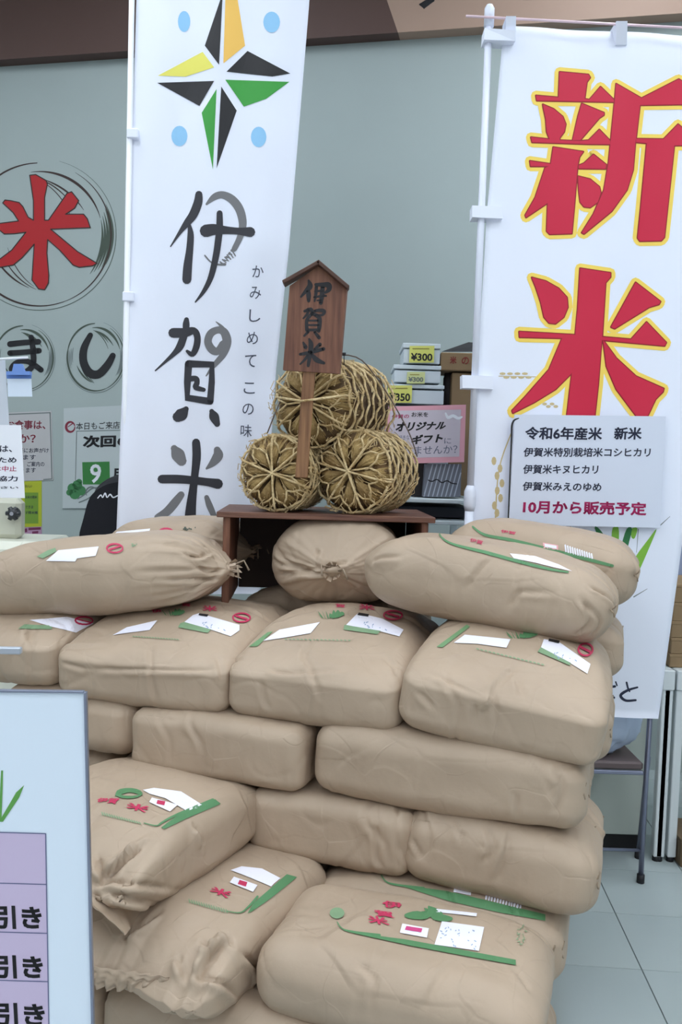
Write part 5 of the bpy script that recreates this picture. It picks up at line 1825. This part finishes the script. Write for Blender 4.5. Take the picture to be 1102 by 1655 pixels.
# brown cartons right of the white boxes
t = thing('brown_carton', at(745, 601, DG + .2), 'brown carton with open dark flap and red marks, beside white boxes', 'box')
rbox(713, 569, 800, 601, DG + .2, .22, CARTON, 'carton_body', t, .003)
f_ = MB()
f_.quadbox([at(714, 568, DG + .22), at(757, 553, DG + .3), at(800, 556, DG + .3), at(800, 568, DG + .22)], (0, .01, 0))
f_.obj('open_flap', BLACKP, t)
sf = BVHTree.FromPolygons([at(700, 560, DG + .199), at(820, 560, DG + .199), at(820, 610, DG + .199), at(700, 610, DG + .199)], [(0, 1, 2, 3)])
lay('red_marks', sf, [rtext('米', 727, 576, 738, 588, 0, .03), rtext('の', 746, 577, 758, 589, 0, .02), rtext('郷', 772, 577, 784, 589, 0, .02)], mat('brick_ink', (140, 56, 50), .7), t, L=30)
t = thing('tall_carton', at(752, 657, DG + .2), 'plain brown carton under the red-marked one', 'box')
rbox(731, 602, 795, 803, DG + .22, .2, CARTON, 'carton_body', t, .003)
t = thing('dark_gap_filler', at(722, 657, DG + .2), 'dark grey canister for the shaded gap between the white boxes and brown carton', 'filler')  # dark column added in the gap, its colour standing for the shade there
cc = at(724, 640, DG + .3)
hz0, hz1 = at(724, 803, DG + .3).z, at(724, 604, DG + .3).z
MB().tube([(cc.x, DG + .3, hz0), (cc.x, DG + .3, hz1 - .02), (cc.x, DG + .3, hz1)], [.022, .022, .016], 16).obj('filler_body', DARKBOX, t, True)

# pink handwritten sign
pq = [at(624, 657, DG + .03), at(753, 654, DG + .03), at(750, 747, DG + .03), at(622, 750, DG + .03)]
t = sheet('pink_sign', pq, 'pink-edged handwritten gift sign in front of the boxes', 'sign', mat('pink_card', (228, 166, 180), .6), .004)
sf = surf_quad(pq)
lay('pale_centre', sf, [q4((630, 664), (745, 662), (742, 738), (629, 741))], mat('pale_pink_card', (206, 196, 208), .6), t)
lay('top_line', sf, [rtext('伊賀の', 633, 670, 661, 677, -.03, .02)], MAGENTA, t, .0014, L=30)
lay('white_scroll', sf, [brush2([(720, 668, 1.5), (724, 675, 2.5), (732, 672, 2.5), (740, 676, 2.5), (746, 674, 1.5)])], PAPER, t, .0014)
hw = [rtext('お米を', 665, 666, 692, 674, 0, .02), text2('オリジナル', [(642, 682), (724, 681), (718, 694), (638, 698)], .045), text2('ギフト', [(668, 703), (718, 700), (714, 715), (663, 719)], .045)]
lay('bold_handwriting', sf, hw, BLACKP, t, .0014, L=30)
lay('fine_handwriting', sf, [rtext('に', 718, 708, 729, 717, 0, .0), rtext('しませんか？', 655, 722, 739, 735, -.03, 0), rtext('お好きな', 638, 704, 662, 712, -.05, 0)], mat('pencil_blue', (92, 98, 120), .6), t, .0014, L=30)
MB().tube([at(690, 748, DG + .06), Vector((at(690, 748, DG + .06).x, DG + .06, at(690, 803, DG).z + .0))], .003, 6).obj('support', STEEL, t)

# ------------------------------------------------------------------ chair, counter, tables at right
DC = 3.08
t = thing('folding_chair', atz(1000, 1440, 0), 'small folding chair with dark brown seat under the right banner', 'chair')
CH_ = mat('chair_steel', (132, 136, 156), .3, .7)
p = at(1034, 1440, DC); p.z = 0
xr, yr = p.x, p.y
SW, SD = .38, .20
zs = .43
MB().box((xr - SW / 2 - .01, yr + SD / 2, zs), (SW, 0, 0), (0, SD, 0), (0, 0, .03), .008).obj('seat', mat('brown_vinyl', (98, 84, 84), .5), t)
sr = MB()
sr.box((xr - SW / 2 - .01, yr + .0, zs - .022), (SW, 0, 0), (0, .015, 0), (0, 0, .015), .003)
sr.obj('seat_rail', CH_, t)
for nm, x_ in (('r', xr), ('l', xr - SW - .02)):
    lg1 = MB().tube([(x_, yr, .02), (x_, yr - .002, zs), (x_ + .006, yr + .0, .84)], .0095, 10).obj('leg', CH_, t, True)
    lg2 = MB().tube([(x_ + .06, yr + SD, .02), (x_ + .012, yr + .02, zs + .03)], .009, 10).obj('leg', CH_, t, True)
    MB().tube([(x_, yr, 0), (x_, yr, .03)], .014, 10).obj('rubber_foot', BLACKP, lg1, True)
    MB().tube([(x_ + .06, yr + SD, 0), (x_ + .06, yr + SD, .03)], .014, 10).obj('rubber_foot', BLACKP, lg2, True)
MB().tube([(xr, yr, .12), (xr - SW - .02, yr, .12)], .006, 8).obj('stretcher', CH_, t, True)
t = thing('white_cloth', (xr - .2, yr + .08, zs + .016), 'bluish white plastic bag of cloth lying on the chair seat', 'bag')
P_, fs_ = grid_box(24, 16, 14)
vs = []
for p_ in P_:
    v_ = Vector(p_)
    l_ = v_.length
    v_ = v_ * (max(abs(v_.x), abs(v_.y), abs(v_.z)) / l_) * 1.15
    k_ = 1 + .12 * noise.noise(v_ * 2.4) + .05 * noise.noise(v_ * 6)
    vs.append(Vector((xr - .17 + v_.x * .15 * k_, yr + .10 + v_.y * .07 * k_, zs + .135 + v_.z * .105 * k_)))
link_mesh('bag_body', vs, fs_, mat('frosted_plastic', (176, 190, 212), .35, bump=.5, bscale=14), t, smooth=True)

t = thing('low_counter', (at(1000, 1380, 3.4).x, 3.5, 0), 'pale grey-green counter panel behind the folding chair', 'counter')
CP = mat('counter_panel', (176, 184, 176), .5)
xa, xb = at(760, 1300, 3.34).x, at(1081, 1300, 3.24).x - .054
DK = 3.32
zt = 1.5 - (1360 - 758) / F * DK
MB().box(((xa + xb) / 2, DK + .2, (zt + .80) / 2), (xb - xa, 0, 0), (0, .4, 0), (0, 0, .80 - zt), .004).obj('front_panel', CP, t)
MB().box(((xa + xb) / 2, DK + .2, .81), (xb - xa + .02, 0, 0), (0, .44, 0), (0, 0, .02), .004).obj('worktop', WHITE, t)
MB().box(((xa + xb) / 2, DK + .2, zt / 2), (xb - xa - .002, 0, 0), (0, .36, 0), (0, 0, zt), .002).obj('toe_kick', mat('kick_black', (26, 26, 28), .8), t)

# two narrow white tables
TW = mat('table_white', (214, 220, 222), .4)
YT = 3.24
def tbl(xl, xr_, Y, label):
    t = thing('white_table', ((xl + xr_) / 2, Y + .3, 0), label, 'table', 'white tables on the right')
    z1 = at(1085, 1084, Y).z
    z0 = at(1085, 1116, Y).z
    cx_ = (xl + xr_) / 2
    MB().box((cx_, Y + .3, (z1 + z0) / 2), (xr_ - xl, 0, 0), (0, .6, 0), (0, 0, z1 - z0), .003).obj('tabletop', TW, t)
    for x_ in (xl + .018, xr_ - .018):
        for y_ in (Y + .025, Y + .56):
            lg = MB().box((x_, y_, z0 / 2 + .01), (.032, 0, 0), (0, .036, 0), (0, 0, z0 - .02), .003).obj('leg', TW, t)
            MB().tube([(x_, y_, 0), (x_, y_, .022)], .014, 10).obj('leg_foot', BLACKP, lg, True)
xj = at(1082, 1300, YT).x
tbl(xj + .004, xj + .60, YT, 'white table at the right frame edge carrying brown cartons')
tbl(xj - .05 - .0, xj - .004, YT, 'very narrow white end frame left of the table at right edge')
t = thing('brown_crate', at(1110, 1400, 3.5), 'brown box on the floor under the white table at right', 'box')
fp = atz(1095, 1402, 0.0)
MB().box((fp.x + .16, fp.y + .1, .05), (.3, 0, 0), (0, .2, 0), (0, 0, .1), .004).obj('box_body', mat('dull_brown', (110, 92, 70), .8), t)
MB().box((fp.x + .16, fp.y + .1, .104), (.306, 0, 0), (0, .206, 0), (0, 0, .012), .002).obj('lid', mat('dull_brown', (110, 92, 70)), t)
# stack of flat cartons on the table
zt_ = at(1085, 1084, YT).z
xc = at(1086, 1000, YT + .05).x
hts = []
ys = [1083, 1057, 1031, 1004, 974, 944]
for i in range(5):
    z0, z1 = at(1086, ys[i], YT + .05).z, at(1086, ys[i + 1], YT + .05).z
    z0 = max(z0, zt_ + .001)
    lab = ['lowest', 'second lowest', 'middle', 'second highest', 'topmost'][i] + ' flat brown carton of the stack at the right edge'
    t = thing('flat_carton', (xc + .15, YT + .17, z0), lab, 'box', 'flat cartons on the table')
    MB().box((xc + .15 + .002 * (i % 2), YT + .2, (z0 + z1 - .004) / 2), (.3, 0, 0), (0, .3, 0), (0, 0, z1 - z0 - .004), .003).obj('carton_body', CARTON, t)
    MB().box((xc + .15 + .002 * (i % 2), YT + .2, (z1) - .006), (.304, 0, 0), (0, .304, 0), (0, 0, .012), .002).obj('carton_lid', CARTON, t)
t = thing('blue_panel', at(1081, 1083, YT + .02), 'blue upright panel between the right banner and the cartons', 'panel')
rbox(1074, 850, 1087, 1083, YT + .36, .02, mat('blue_board', (58, 78, 150), .5), 'panel_board', t, .002)
rbox(1087, 840, 1130, 938, YT + .36, .02, mat('pale_blue_board', (150, 164, 196), .5), 'upper_board', t, .002)
